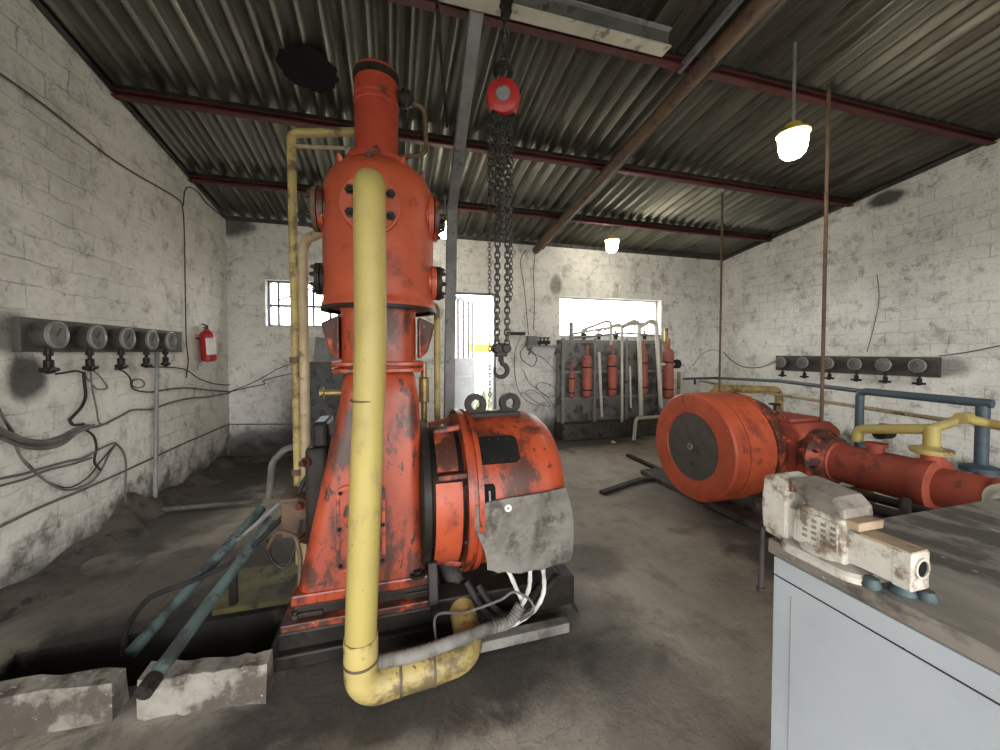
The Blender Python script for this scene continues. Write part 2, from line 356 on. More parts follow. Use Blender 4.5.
M['wall_back'] = wallmat('limewash_back', 0, (.82, .80, .75), ((w2x + .05, .62, 1.25, .55, .93), (w2x, .1, 1.7, .45, .95), (-.9, .45, .75, .8, .8), (-1.2, .12, 1.6, .35, .8), (bk(556, 285).x, bk(556, 285).z, .13, .2, .6), (-2.1, 3.2, .35, .22, .85), (-.6, 1.9, .45, .5, .6)), (.30, .15))
M['wall_right'] = wallmat('limewash_right', 1, (.86, .84, .78), ((PX(940, 367, XR).y, PX(940, 367, XR).z, .3, .14, .6), (PX(885, 199, XR).y, PX(885, 199, XR).z, .25, .12, .9)), (.30, .155))
b = MB(); wall_cells(XL - T, XR + T, [W1, W2, D1], zroof(YB) - .03, lambda a, c, d, e: b.box(((a + c) / 2, YB + T / 2, (d + e) / 2), (c - a, T, e - d)))
struct(b.build('wall_back', M['wall_back'], smooth=0))
for nm, x, m in (('wall_left', XL - T, M['wall_left']), ('wall_right', XR, M['wall_right'])):
    b = MB(); zt = lambda y: zroof(y) - .02
    if nm == 'wall_left':
        s0, s1, sz = SIDE; b.prism([(s1, 0), (YB, 0), (YB, zt(YB)), (s1, zt(s1))], (x, 0, 0), Y_, Z_, T); b.prism([(YF - T, 0), (s0, 0), (s0, zt(s0)), (YF - T, zt(YF - T))], (x, 0, 0), Y_, Z_, T); b.prism([(s0, sz), (s1, sz), (s1, zt(s1)), (s0, zt(s0))], (x, 0, 0), Y_, Z_, T)
    else: b.prism([(YF - T, 0), (YB, 0), (YB, zt(YB)), (YF - T, zt(YF - T))], (x, 0, 0), Y_, Z_, T)
    struct(b.build(nm, m, smooth=0))
GATE = (-1.7, 3.6, 0.0, 2.35)
b = MB(); wall_cells(XL - T, XR + T, [GATE], zroof(YF) + .1, lambda a, c, d, e: b.box(((a + c) / 2, YF - T / 2, (d + e) / 2), (c - a, T, e - d)))
struct(b.build('wall_front', M['wall_back'], smooth=0))
# floor with the sunken pit beside the big machine
M['floor'] = floormat()
b = MB(); xs = [XL - T, pit[0], pit[1], XR + T]; ys = [YF - T, pit[2], pit[3], YB + T]
for i in range(3):
    for j in range(3):
        if i == 1 and j == 1: continue
        b.add([(xs[i], ys[j], 0), (xs[i + 1], ys[j], 0), (xs[i + 1], ys[j + 1], 0), (xs[i], ys[j + 1], 0)], [(0, 1, 2, 3)])
x0, x1, y0, y1 = pit; q = [(x0, y0), (x1, y0), (x1, y1), (x0, y1)]
b.add([(*p, 0) for p in q] + [(*p, -.45) for p in q], [(0, 1, 5, 4), (1, 2, 6, 5), (2, 3, 7, 6), (3, 0, 4, 7), (4, 5, 6, 7)])
struct(b.build('floor', M['floor'], smooth=0, loc=V((0, 0, 0))))
# corrugated roof: four rows of sheets, each lapping over the next one down
PUR = [1.15, 2.56, 3.87, 5.06]
PITCH, AMP = .152, .034
def roofpt(x, y, lift): return V((x, y, zroof(y) + .075 + lift + AMP * (1 - 2 * ((1 + math.cos(2 * PI * x / PITCH)) / 2) ** 2.2)))
b = MB(); rows = [(YF - .6, PUR[0] + .1), (PUR[0] - .08, PUR[1] + .1), (PUR[1] - .08, PUR[2] + .1), (PUR[2] - .08, PUR[3] + .1), (PUR[3] - .08, YB + .55)]
nx = int((XR + .6 - (XL - .6)) / PITCH * 10)
for k, (ya, yb) in enumerate(rows):
    vs = []; tilt = .022
    for j, y in enumerate((ya, (ya + yb) / 2, yb)):
        lift = tilt * (.5 - j * .5)
        for i in range(nx + 1):
            x = XL - .6 + (XR - XL + 1.2) * i / nx; w = roofpt(x, y, lift + .004 * math.sin(x * 1.7 + k)); vs.append(w)
    for j in range(3):
        for i in range(nx + 1): vs.append(vs[j * (nx + 1) + i] + V((0, 0, .006)))
    n = nx + 1; fs = []
    for j in range(2):
        for i in range(nx):
            fs.append((j * n + i, j * n + i + 1, (j + 1) * n + i + 1, (j + 1) * n + i)); fs.append((3 * n + j * n + i, 3 * n + (j + 1) * n + i, 3 * n + (j + 1) * n + i + 1, 3 * n + j * n + i + 1))
    for i in range(nx):
        fs.append((i, 3 * n + i, 3 * n + i + 1, i + 1)); fs.append((2 * n + i, 2 * n + i + 1, 5 * n + i + 1, 5 * n + i))
    b.add(vs, fs)
struct(b.build('ceiling', M['roof'], smooth=60, loc=V((0, 0, 0))))

# purlins: red channel section across the room
def channel(b, a, c, w, h, t=.012):
    """C-section bar from a to c: top and bottom flange with a web"""
    a, c = V(a), V(c); x, y, d = frame(c - a)
    for off, ww, hh in ((V((0, 0, h / 2 - t / 2)), w, t), (V((0, 0, -h / 2 + t / 2)), w, t)): b.bar(a + off, c + off, ww, hh) if abs(d.z) < .5 else None
    sx = V((d.y, -d.x, 0)).normalized()
    b.bar(a + sx * (-w / 2 + t / 2), c + sx * (-w / 2 + t / 2), t, h - 2 * t)
names = {1: 'front rust-red roof purlin just behind the hoist beam', 2: 'rust-red roof purlin crossing behind the top of the tall orange cylinder', 3: 'rearmost rust-red roof purlin nearest the back wall'}
for k, y in enumerate(PUR):
    if k == 0: continue
    o = MB(); z = zroof(y) - .03; channel(o, (XL - .02, y, z - .0), (XR + .02, y, z), .065, .058)
    pu = tag(o.build('roof_purlin', M['red_beam'], smooth=0), names[k], 'roof beam', 'roof purlins')
    MB().bar((XL - .02, y + .01, z + .052), (XR + .02, y + .01, z + .052), .05, .045).build('shade_strip', M['oil_black'], pu, smooth=0, loc=org(pu))  # black strip added for the shadow band above each purlin
# wall plate shadow course along the back wall
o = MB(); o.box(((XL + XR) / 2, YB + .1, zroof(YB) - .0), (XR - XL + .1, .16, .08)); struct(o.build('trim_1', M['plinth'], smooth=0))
# timber / steel plate along left eave
o = MB(); o.bar((XL - .06, YF, zroof(YF) + .0), (XL - .06, YB, zroof(YB) + .0), .12, .06); struct(o.build('trim_2', M['plinth'], smooth=0))
o = MB(); o.bar((XR + .06, YF, zroof(YF) + .0), (XR + .06, YB, zroof(YB) + .0), .12, .06); struct(o.build('trim_3', M['plinth'], smooth=0))

# windows and the door
fr = MB(); x0, x1, z0, z1 = W1; yw = YB + .14
for (a, c) in (((x0, z0), (x1, z0)), ((x0, z1), (x1, z1)), ((x0, z0), (x0, z1)), ((x1, z0), (x1, z1))): fr.bar((a[0], yw, a[1]), (c[0], yw, c[1]), .05)
w1 = struct(fr.build('window_1', M['frame_dark'], smooth=0))
for k in range(4):
    x = x0 + (x1 - x0) * (.14, .38, .63, .87)[k]; MB().bar((x, yw, z0), (x, yw, z1), .028).build('window_bar', M['frame_dark'], w1, smooth=0)
MB().bar((x0, yw, z0 + (z1 - z0) * .46), (x1, yw, z0 + (z1 - z0) * .46), .035).build('transom', M['frame_dark'], w1, smooth=0)
MB().bar((x0 + .12, yw + .03, z0 + .38), (x0 + .62, yw + .03, z1 - .05), .02).build('stay', M['frame_dark'], w1, smooth=0)
fr = MB(); x0, x1, z0, z1 = W2
for (a, c) in (((x0, z0), (x1, z0)), ((x0, z1), (x1, z1)), ((x0, z0), (x0, z1)), ((x1, z0), (x1, z1))): fr.bar((a[0], yw, a[1]), (c[0], yw, c[1]), .04)
struct(fr.build('window_2', M['bright_cream'], smooth=0))
fr = MB(); x0, x1, z0, z1 = D1
for (a, c) in (((x0, z1), (x1, z1)), ((x0, z0), (x0, z1)), ((x1, z0), (x1, z1))): fr.bar((a[0], YB + .1, a[1]), (c[0], YB + .1, c[1]), .05)
d1 = struct(fr.build('door_1', M['frame_dark'], smooth=0))
# leaf stands ajar, opened outward, hinged on the left
hx = V((x0 + .03, YB + .16, .02)); e = bk(474, 297); ang = math.radians(50); L = .95
du = V((math.cos(ang), math.sin(ang), 0)); lt = D1[3] - .04
def leafbox(b, u0, u1, za, zb, t=.035): c = hx + du * ((u0 + u1) / 2) + V((0, 0, (za + zb) / 2)); b.box(c, (u1 - u0, t, zb - za), ang); return b
lf = leafbox(MB(), 0, L, 0, lt * .56); 
for (u0, u1, za, zb) in ((0, .05, lt * .56, lt), (L - .05, L, lt * .56, lt), (.05, L - .05, lt - .05, lt)): leafbox(lf, u0, u1, za, zb)
leaf = lf.build('door_leaf', M['door_paint'], d1, smooth=0)
for k in range(4): leafbox(MB(), .05 + (L - .1) * (k + .75) / 4.7, .105 + (L - .1) * (k + .75) / 4.7, lt * .56, lt - .05, .02).build('bar', M['dark_iron'], leaf, smooth=0)
leafbox(MB(), .0, L, .98, 1.02, .06).build('rail', M['frame_dark'], leaf, smooth=0)

# outside: yard beyond the doorway
o = MB(); o.add([(-30, YB + T, -.02), (40, YB + T, -.02), (40, 45, -.02), (-30, 45, -.02)], [(0, 1, 2, 3)]); o.add([(-30, YF - T, -.02), (40, YF - T, -.02), (40, -40, -.02), (-30, -40, -.02)], [(0, 3, 2, 1)]); o.add([(XL - T, YF - T, -.02), (-30, YF - T, -.02), (-30, YB + T, -.02), (XL - T, YB + T, -.02)], [(0, 3, 2, 1)])
struct(o.build('yard_ground', M['yard'], smooth=0, loc=V((0, 0, 0))))
o = MB()
for i in range(500):
    x = random.uniform(.2, 4.2); y = random.uniform(8.2, 12.5); h = random.uniform(.12, .4); a = random.uniform(0, PI); s_ = V((math.cos(a), math.sin(a), 0)) * .03
    p = V((x, y, -.02)); t_ = p + V((random.uniform(-.08, .08), random.uniform(-.08, .08), h)); o.add([p - s_, p + s_, t_], [(0, 1, 2)])
tag(o.build('roadside_grass', M['grass'], smooth=0), 'sunlit yellow-green grass outside the open doorway', 'grass', kind='stuff')
by = 15.0; a = PY(484, 347, by); c = PY(500, 347, by)
t = thing('yard_barrier', (3.6, by, -.02), 'yellow barrier board standing in the yard seen through the doorway', 'barrier')
z = PY(492, 348, by).z; MB().box((4.2, by, z), (2.4, .06, .34)).build('board', M['barrier_yellow'], t, smooth=0)
for k in (3.2, 5.2): MB().box((k, by + .06, z / 2 - .01), (.08, .08, z + .02)).build('post', M['frame_dark'], t, smooth=0)

# ------------------------------------------------------------------ tall vertical compressor
AX, AY = -.06, 2.25
C = V((AX, AY, 0))
cp = thing('vertical_compressor', (-.13, 2.3, 0), 'tall orange vertical air compressor standing on a dark plinth left of centre', 'compressor')
b = MB(); b.box((-.13, 2.36, .075), (.78, .86, .15)); b.box((-.13, 2.36, .035), (.86, .94, .07)); b.build('plinth', M['oil_black'], cp, smooth=0, bevel=.012)
b = MB(); b.box((-.13, 2.33, .166), (.75, .80, .035)); bp = b.build('base_plate', M['orange_dirty'], cp, smooth=0, bevel=.006)
b = MB(); b.box((-.13, 2.34, .207), (.66, .72, .05)); b.box((-.40, 2.0, .195), (.14, .07, .022)); b.box((.135, 2.0, .2), (.17, .07, .03)); b.build('shim', M['oil_black'], cp, smooth=0, bevel=.004)
for x, y in ((-.45, 1.97), (.19, 1.97)): MB().hexbolt((x, y, .18), Z_, .018, .02).build('anchor_bolt', M['dark_iron'], bp)
b = MB(); b.box((-.14, 2.33, .262), (.665, .71, .055)); b.build('foot_flange', M['orange'], cp, smooth=0, bevel=.01)
MB().lathe((.12, 1.985, .30), Z_, [(.04, -.01), (.04, .006), (.022, .006), (.022, .022), (0, .022)], 20).build('stud', M['oil_black'], cp)
# tapered column with rounded corners and a domed shoulder
def rr(cx, cy, w, d, r, z): return [V((u, v, z)) for u, v in rrect(w, d, r, 6, cx, cy)]
b = MB(); rings = []
for t in (0, .08, .25, .5, .75, .92):
    xl, xr = -.455 + (.212) * t, .172 - .036 * t; z = .285 + 1.0 * t; yf, yk = 1.985 + .055 * t, 2.66 - .17 * t
    rings.append(rr((xl + xr) / 2, (yf + yk) / 2, xr - xl, yk - yf, .075, z))
for t, ins in ((.95, .012), (.98, .035), (1.0, .075)):
    xl, xr = -.455 + .212 * .95 + ins, .172 - .036 * .95 - ins; yf, yk = 1.985 + .055 * .95 + ins, 2.66 - .17 - ins
    rings.append(rr((xl + xr) / 2, (yf + yk) / 2, xr - xl, yk - yf, .07, .285 + 1.085 * t))
b.loft(rings); fr_ = b.build('frame_column', M['orange'], cp, smooth=50)
# inspection cover: rounded raised rim with sunk plate, lying on the sloping front
o = PY(336, 487, 2.0); q = PY(386, 566, 1.985)
w_, h_ = q.x - o.x, o.z - q.z; cz = (o.z + q.z) / 2; cxx = (o.x + q.x) / 2
sl = V((0, .055, 1.0)).normalized(); yy = 1.985 + .055 * (cz - .285) 
b = MB(); outer = rrect(w_, h_, .045, 6); inner = rrect(w_ - .035, h_ - .035, .03, 6); n = len(outer); oo = V((cxx, yy - .012, cz))
pts = [oo + X_ * u + sl * v for u, v in outer] + [oo + X_ * u + sl * v for u, v in inner]; bk_ = V((0, .03, 0))
b.add(pts + [p + bk_ for p in pts], [(k, (k + 1) % n, n + (k + 1) % n, n + k) for k in range(n)] + [(k, 2 * n + k, 2 * n + (k + 1) % n, (k + 1) % n) for k in range(n)] + [(n + k, n + (k + 1) % n, 3 * n + (k + 1) % n, 3 * n + k) for k in range(n)])
cov = b.build('inspection_cover', M['orange_dirty'], cp, smooth=0, bevel=.003)
MB().prism(rrect(w_ - .03, h_ - .03, .03, 6), oo + V((0, .004, 0)), X_, sl, -.02).build('cover_plate', M['orange'], cov, smooth=0)
for u, v in ((-.42, .42), (.42, .42), (-.42, -.42), (.42, -.42), (.44, 0), (-.44, 0)): MB().hexbolt(oo + X_ * (w_ * u) + sl * (h_ * v) + V((0, .002, 0)), -Y_, .008, .008).build('bolt', M['oil_black'], cov)
b = MB(); b.lathe((cxx, yy - .004, cz + .06), -Y_, [(.085, 0), (.085, .012), (.07, .02), (0, .022)], 28); b.build('cover_boss', M['orange_dirty'], cov)
# distance piece between column and cylinder
b = MB(); b.loft([rr(AX - .005, AY, .40, .42, .11, 1.36), rr(AX - .005, AY, .385, .40, .11, 1.40), rr(AX - .005, AY, .385, .40, .11, 1.66), rr(AX - .005, AY, .42, .43, .12, 1.70)]); b.build('distance_piece', M['orange'], cp, smooth=50)
for z in (1.345, 1.378):
    b = MB(); b.loft([rr(AX - .005, AY, .47, .47, .1, z), rr(AX - .005, AY, .47, .47, .1, z + .022)]); b.build('neck_flange', M['orange'], cp, smooth=40, bevel=.004)
for sx in (-1, 1):
    b = MB(); x = AX + sx * .20
    b.loft([[V((x, AY - .16, 1.41)), V((x, AY - .02, 1.41)), V((x, AY - .02, 1.64)), V((x, AY - .16, 1.64))], [V((x + sx * .05, AY - .13, 1.45)), V((x + sx * .05, AY - .05, 1.45)), V((x + sx * .09, AY - .05, 1.60)), V((x + sx * .09, AY - .13, 1.60))]])
    b.build('side_lug', M['orange_dirty'], cp, smooth=0, bevel=.01)
# main cylinder with domed head
b = MB(); b.lathe(C, Z_, [(.20, 1.69), (.304, 1.69), (.304, 1.712), (.296, 1.72), (.294, 1.75), (.294, 2.26), (.288, 2.33), (.268, 2.385), (.235, 2.425), (.19, 2.455), (.135, 2.475), (.12, 2.50)], 56); cyl = b.build('main_cylinder', M['orange_clean'], cp, smooth=45)
MB().lathe(C, Z_, [(.28, 1.672), (.309, 1.672), (.309, 1.69), (.28, 1.69)], 56, close=True).build('gasket_ring', M['oil_black'], cp)
for k in range(9):
    a = 2 * PI * (k + .5) / 9; MB().hexbolt(C + V((.235 * math.cos(a), .235 * math.sin(a), 2.42)), V((.55 * math.cos(a), .55 * math.sin(a), .8)), .015, .018).build('head_bolt', M['orange_dirty'], cyl)
# upper stage cylinder
TX = V((AX - .012, AY, 0))
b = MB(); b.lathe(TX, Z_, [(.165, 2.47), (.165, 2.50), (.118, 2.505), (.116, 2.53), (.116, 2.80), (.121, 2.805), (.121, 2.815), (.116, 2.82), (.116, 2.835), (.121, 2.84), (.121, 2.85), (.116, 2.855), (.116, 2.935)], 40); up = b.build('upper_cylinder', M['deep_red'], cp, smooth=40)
MB().lathe(TX, Z_, [(.1, 2.93), (.122, 2.93), (.124, 2.968), (.1, 2.968)], 40, close=True).build('clamp_band', M['oil_black'], up)
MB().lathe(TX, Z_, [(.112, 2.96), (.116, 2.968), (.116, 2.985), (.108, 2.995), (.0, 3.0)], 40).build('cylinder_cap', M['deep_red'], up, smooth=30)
MB().hexbolt(TX + V((0, 0, 2.995)), Z_, .022, .02).build('cap_nut', M['dark_iron'], up)
for k in range(6):
    a = 2 * PI * k / 6 - PI / 2; MB().hexbolt(TX + V((.142 * math.cos(a), .142 * math.sin(a), 2.498)), Z_, .014, .016).build('bolt', M['orange_dirty'], up)
v0 = TX + V((.10, -.02, 2.885)); b = MB(); b.cyl(v0, v0 + V((.03, 0, -.01)), .025, 16); b.lathe(v0 + V((.025, 0, -.012)), V((1, 0, -.25)), [(.0, 0), (.042, .0), (.05, .015), (.05, .045), (.035, .055), (.022, .075), (0, .075)], 14); hv = b.build('head_valve', M['oil_black'], up)
q = v0 + V((.09, 0, -.03)); b = MB(); b.tube(bend([q + V((-.02, 0, .005)), q + V((.07, 0, -.02)), q + V((.08, 0, -.28)), TX + V((.10, 0, 2.545))], .06), .013, 10); b.build('vent_tube', M['rust'], up)
# front delivery flange and its bolts
fc = V((PY(371, 207, 1.94).x, AY - .285, PY(370, 170, 1.605).z - .022))
b = MB(); b.lathe(fc, -Y_, [(.125, -.03), (.125, .03), (.138, .03), (.138, .055), (.06, .055)], 40); ff = b.build('front_flange', M['orange_clean'], cp, smooth=30)
for k in range(6):
    a = 2 * PI * k / 6 ; MB().hexbolt(fc + V((.105 * math.cos(a + .52), -.068, .105 * math.sin(a + .52))), -Y_, .016, .02).build('bolt', M['dark_iron'], ff)
b = MB(); b.lathe(fc + V((0, -.055, 0)), -Y_, [(.125, 0), (.125, .014), (.07, .014)], 40); b.build('pipe_flange', M['orange_clean'], ff, smooth=30)
# side ports
def port(name, c, d, r, m, mf, dark=False):
    c, d = V(c), V(d)
    b = MB(); b.lathe(c, d, [(r * .86, -.10), (r * .86, .05), (r, .052), (r, .078), (r * .5, .078)], 36); p = b.build(name, m, cp, smooth=30)
    b = MB(); b.lathe(c + d * .084, d, [(r, 0), (r, .022), (r * .4, .03), (0, .03)], 36); b.build('cover_disc', mf, p, smooth=30)
    for k in range(8):
        a = 2 * PI * k / 8 + .2; x, y, _ = frame(d); MB().hexbolt(c + d * .105 + (x * math.cos(a) + y * math.sin(a)) * r * .8, d, .012, .014).build('bolt', M['dark_iron'], p)
    return p
p1 = port('upper_side_port', C + V((.205, -.06, 2.20)), X_, .12, M['orange_clean'], M['orange_dirty'])
p2 = port('lower_side_port', C + V((.222, -.06, 1.84)), X_, .095, M['orange_clean'], M['oil_black'])
p3 = port('upper_inlet_port', C + V((-.222, -.04, 2.20)), -X_, .115, M['orange_dirty'], M['rust'])
p4 = port('lower_inlet_port', C + V((-.218, -.02, 1.84)), -X_, .085, M['oil_black'], M['oil_black'])
b = MB(); q = C + V((.33, -.06, 2.17)); b.lathe(q, X_, [(0, -.03), (.022, -.03), (.022, .01), (.034, .01), (.034, .025), (0, .03)], 12); b.cyl(q + V((.01, 0, 0)), q + V((.01, 0, .05)), .011, 10); b.cyl(q + V((-.015, 0, .05)), q + V((.03, 0, .05)), .013, 10); b.build('side_valve', M['dark_iron'], p1)
# lubricator and small fittings on the left flank
b = MB(); b.box((-.53, 2.42, .52), (.13, .2, .2)); b.box((-.53, 2.42, .63), (.15, .22, .025)); b.cyl((-.5, 2.42, .64), (-.5, 2.42, .70), .02, 12); b.build('lubricator_box', M['rust'], cp, smooth=0, bevel=.008)
b = MB(); b.box((-.40, 2.40, .62), (.11, .34, .62)); b.box((-.39, 2.42, .98), (.08, .26, .16)); b.build('flank_casing', M['oil_black'], cp, smooth=0, bevel=.02)
for (p, q, s) in (((-.47, 2.28, .62), (-.50, 2.22, .62), .035), ((-.46, 2.30, .42), (-.52, 2.26, .42), .03), ((-.44, 2.24, .86), (-.47, 2.19, .86), .028)):
    MB().lathe(p, V(q) - V(p), [(0, 0), (s, 0), (s, .02), (s * .6, .02), (s * .6, .05), (0, .05)], 12).build('fitting', M['orange_dirty'], cp)
pp = [PY(268, 548, 2.2), PY(277, 530, 2.15), PY(296, 536, 2.12), PY(300, 556, 2.1), PY(300, 598, 2.05)]
MB().tube(bend(pp, .05), .011, 10).build('oil_tube', M['rust'], cp)
MB().tube(spline([PY(268, 540, 2.25), PY(272, 560, 2.2), PY(288, 565, 2.2), PY(302, 520, 2.3)]), .009, 8).build('oil_tube', M['oil_black'], cp)
b = MB(); q = PY(324, 393, 2.3); b.cyl(q, q + V((.09, 0, 0)), .018, 12); b.lathe(q, -X_, [(0, 0), (.032, 0), (.032, .02), (0, .025)], 14); b.build('sight_glass', M['brass'], cp)

# big yellow delivery pipe: flange elbow, drop, floor elbow, run to the right and back
py_ = 1.605; xt = PY(370, 250, py_).x; xb = PY(361, 650, py_).x; rP = .062
zt = PY(370, 170, py_).z - rP * .4
yp = thing('delivery_pipe', (xb, py_, 0), 'thick yellow pipe dropping in front of the tall compressor to the floor', 'pipe')
top = bend([V((fc.x, fc.y - .06, fc.z)), V((xt, py_, zt - .005)), V((xt, py_, zt - .30))], .11, 10)
b = MB(); b.tube([V((fc.x, fc.y - .058, fc.z + .0))] + bend([V((fc.x, fc.y - .06, fc.z)), V((xt, py_, fc.z)), V((xt, py_, 1.5))], .10, 12) + [V((xb, py_, .30))], rP, 28); b.build('vertical_run', M['yellow'], yp)
xe = .155
b = MB(); b.tube(bend([V((xb, py_, .30)), V((xb, py_, .078)), V((xb + .16, py_ + .02, .078))], .12, 12), rP * 1.08, 28); b.build('floor_elbow', M['yellow_old'], yp)
b = MB(); b.tube([V((xb + .15, py_ + .02, .078)), V((xb + .30, py_ + .03, .078))], rP * 1.06, 28); b.build('floor_run', M['yellow_old'], yp)
b = MB(); b.tube(bend([V((xb + .29, py_ + .03, .078)), V((xb + .47, py_ + .06, .08)), V((xb + .47, py_ + .34, .12))], .15, 12), rP * 1.06, 28); b.build('end_elbow', M['yellow_old'], yp)
for c, d in ((V((xb, py_, .205)), Z_), (V((xb + .155, py_ + .02, .078)), X_), (V((xb + .295, py_ + .03, .078)), X_)): MB().lathe(c, d, [(rP, -.007), (rP * 1.12, -.005), (rP * 1.12, .005), (rP, .007)], 28, close=True).build('weld_bead', M['bead'], yp)
c = V((xt + (xb - xt) * .35, py_, PY(367, 400, py_).z)); MB().lathe(c, Z_, [(rP * .98, -.004), (rP * 1.025, -.002), (rP * 1.025, .002), (rP * .98, .004)], 28, close=True).build('weld_bead', M['rust'], yp)
b = MB(); b.tube(bend([V((xb + .47, py_ + .33, .12)), V((xb + .46, py_ + .5, .15)), V((xb + .44, 2.4, .155))], .1), .055, 20); b.build('grey_end', M['grey_steel'], yp)

# drive motor: axis along X
mc = V((0, 2.27, .64)); MX0, MX1 = .36, .915; RM = .435
mo = thing('drive_motor', (.6, 2.27, 0), 'large round orange electric motor bolted beside the tall compressor', 'motor')
b = MB()
for y in (1.98, 2.56): b.bar((.18, y, .11), (.98, y, .11), .14, .16)
for x in (.26, .9): b.bar((x, 1.92, .10), (x, 2.62, .10), .10, .12)
b.build('skid', M['oil_black'], mo, smooth=0, bevel=.008)
b = MB(); b.lathe(mc, X_, [(.12, MX0 + .05), (RM, MX0 + .05), (RM, MX1 - .12), (RM - .02, MX1 - .05), (RM - .07, MX1), (.15, MX1 + .01), (0, MX1 + .01)], 72); body = b.build('motor_body', M['orange'], mo, smooth=35)
b = MB(); b.lathe(mc, X_, [(.36, MX0 - .0), (RM + .028, MX0), (RM + .028, MX0 + .028), (RM + .012, MX0 + .03), (RM + .012, MX0 + .05), (RM + .026, MX0 + .052), (RM + .026, MX0 + .078), (.36, MX0 + .08)], 72, close=True); b.build('joint_flange', M['orange'], mo, smooth=30)
for k in range(10):
    a = 2 * PI * k / 10 + .31; MB().hexbolt(mc + V((MX0, (RM + .014) * math.cos(a), (RM + .014) * math.sin(a))), -X_, .011, .012).build('bolt', M['oil_black'], body)
# end bell: spaced orange shell; core and ring coloured black for the shaded gaps
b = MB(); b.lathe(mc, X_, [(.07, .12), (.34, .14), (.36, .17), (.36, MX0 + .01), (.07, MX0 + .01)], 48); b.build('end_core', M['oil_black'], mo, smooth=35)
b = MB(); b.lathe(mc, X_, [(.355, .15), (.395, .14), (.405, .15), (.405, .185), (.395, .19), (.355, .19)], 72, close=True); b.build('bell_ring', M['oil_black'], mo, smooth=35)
for a in (154, 238, 112, 62, 20, 300, 335):
    t = math.radians(a); u = V((0, math.cos(t), math.sin(t))); MB().bar(mc + u * .39 + V((.22, 0, 0)), mc + u * .42 + V((MX0 + .01, 0, 0)), .035, .028).build('bell_rib', M['orange'], mo, smooth=0, bevel=.006)
b = MB(); b.lathe(mc, X_, [(.385, .25), (.41, .25), (.425, MX0), (.40, MX0)], 20, a0=math.radians(168), a1=math.radians(215), close=True)
bl = MB()
def arcplate(a0, a1, x0, x1, r0, r1, n=10):
    bl_ = MB(); rg = []
    for k in range(n + 1):
        t = math.radians(a0 + (a1 - a0) * k / n); u = V((0, math.cos(t), math.sin(t)))
        rg.append([mc + u * r1 + V((x0, 0, 0)), mc + u * r0 + V((x0, 0, 0)), mc + u * r0 + V((x1, 0, 0)), mc + u * r1 + V((x1, 0, 0))])
    return bl_.loft(rg)
arcplate(158, 235, .205, .34, .375, .405).build('bell_panel', M['orange_clean'], mo, smooth=50)
arcplate(116, 150, .215, .325, .375, .405).build('bell_panel', M['orange_dirty'], mo, smooth=50)
# dark bevelled side plates under the bell
b = MB(); b.prism([(1.9, .17), (2.64, .17), (2.58, .36), (1.96, .36)], (.17, 0, 0), Y_, Z_, .05); b.build('bell_foot', M['oil_black'], mo, smooth=0, bevel=.006)
# vents on the front: black patches, the shaded inside put into their colour
def on_motor(px, py, r):
    d = ray(px, py); a = d.y ** 2 + d.z ** 2; h = V((0, EYE.y - mc.y, EYE.z - mc.z)); b_ = 2 * (h.y * d.y + h.z * d.z); c_ = h.y ** 2 + h.z ** 2 - r * r
    disc = b_ * b_ - 4 * a * c_
    t = (-b_ - math.sqrt(max(disc, 0))) / (2 * a); return EYE + d * t
def motor_patch(x0, x1, a0, a1, r, rad=.03, n=6, thick=.02, m=None, name='', parent=None):
    """rounded patch lying on the drum between two angles"""
    w = x1 - x0; h = (a1 - a0) * r; o = rrect(w, h, rad, n)
    def P(u, v, rr_): t = (a0 + a1) / 2 + v / r; return mc + V(((x0 + x1) / 2 + u, rr_ * math.cos(t), rr_ * math.sin(t)))
    N = 9; rows_ = []
    b = MB(); vs = []; fs = []
    # grid inside a rounded outline: squeeze each row to the outline's width
    M_ = 10
    for i in range(N + 1):
        v = -h / 2 + h * i / N; e = max(0, abs(v) - (h / 2 - rad)); hw = w / 2 - rad + math.sqrt(max(rad * rad - e * e, 0))
        for j in range(M_ + 1): vs.append((-hw + 2 * hw * j / M_, v))
    k = len(vs); n2 = M_ + 1
    pts_ = [P(u, v, r + thick) for u, v in vs] + [P(u, v, r - .02) for u, v in vs]
    for i in range(N):
        for j in range(M_):
            q = (i * n2 + j, i * n2 + j + 1, (i + 1) * n2 + j + 1, (i + 1) * n2 + j); fs.append(q); fs.append(tuple(k + x for x in reversed(q)))
    edge = [j for j in range(M_ + 1)] + [i * n2 + M_ for i in range(1, N + 1)] + [N * n2 + j for j in range(M_ - 1, -1, -1)] + [i * n2 for i in range(N - 1, 0, -1)]
    for i, a in enumerate(edge):
        c = edge[(i + 1) % len(edge)]; fs.append((a, k + a, k + c, c))
    b.add(pts_, fs); return b.build(name, m, parent, smooth=40), P
def angm(p): return math.atan2(p.z - mc.z, p.y - mc.y) % (2 * PI)
pa, pb = on_motor(470, 438, RM), on_motor(521, 462, RM)
o, P = motor_patch(pa.x, pb.x, angm(pa), angm(pb), RM, .022, thick=.003, m=M['dead_black'], name='vent_patch', parent=mo)
hh = (angm(pb) - angm(pa)) * RM; ww = pb.x - pa.x
for k in range(4): MB().bar(P(-ww * .3 + ww * .2 * k, -hh * .42, RM + .002), P(-ww * .3 + ww * .2 * k, hh * .42, RM + .002), .006, .006).build('louvre', M['dark_iron'], o, smooth=0)
pa, pb = on_motor(476, 485, RM), on_motor(496, 506, RM)
o, P = motor_patch(pa.x, pb.x, angm(pa), angm(pb) + .04, RM, .012, thick=.003, m=M['dead_black'], name='vent_patch', parent=mo)
for k in (-1, 1): MB().bar(P(k * (pb.x - pa.x) * .18, -.03, RM + .003), P(k * (pb.x - pa.x) * .18, .03, RM + .003), .008, .008).build('louvre', M['grey_steel'], o, smooth=0)
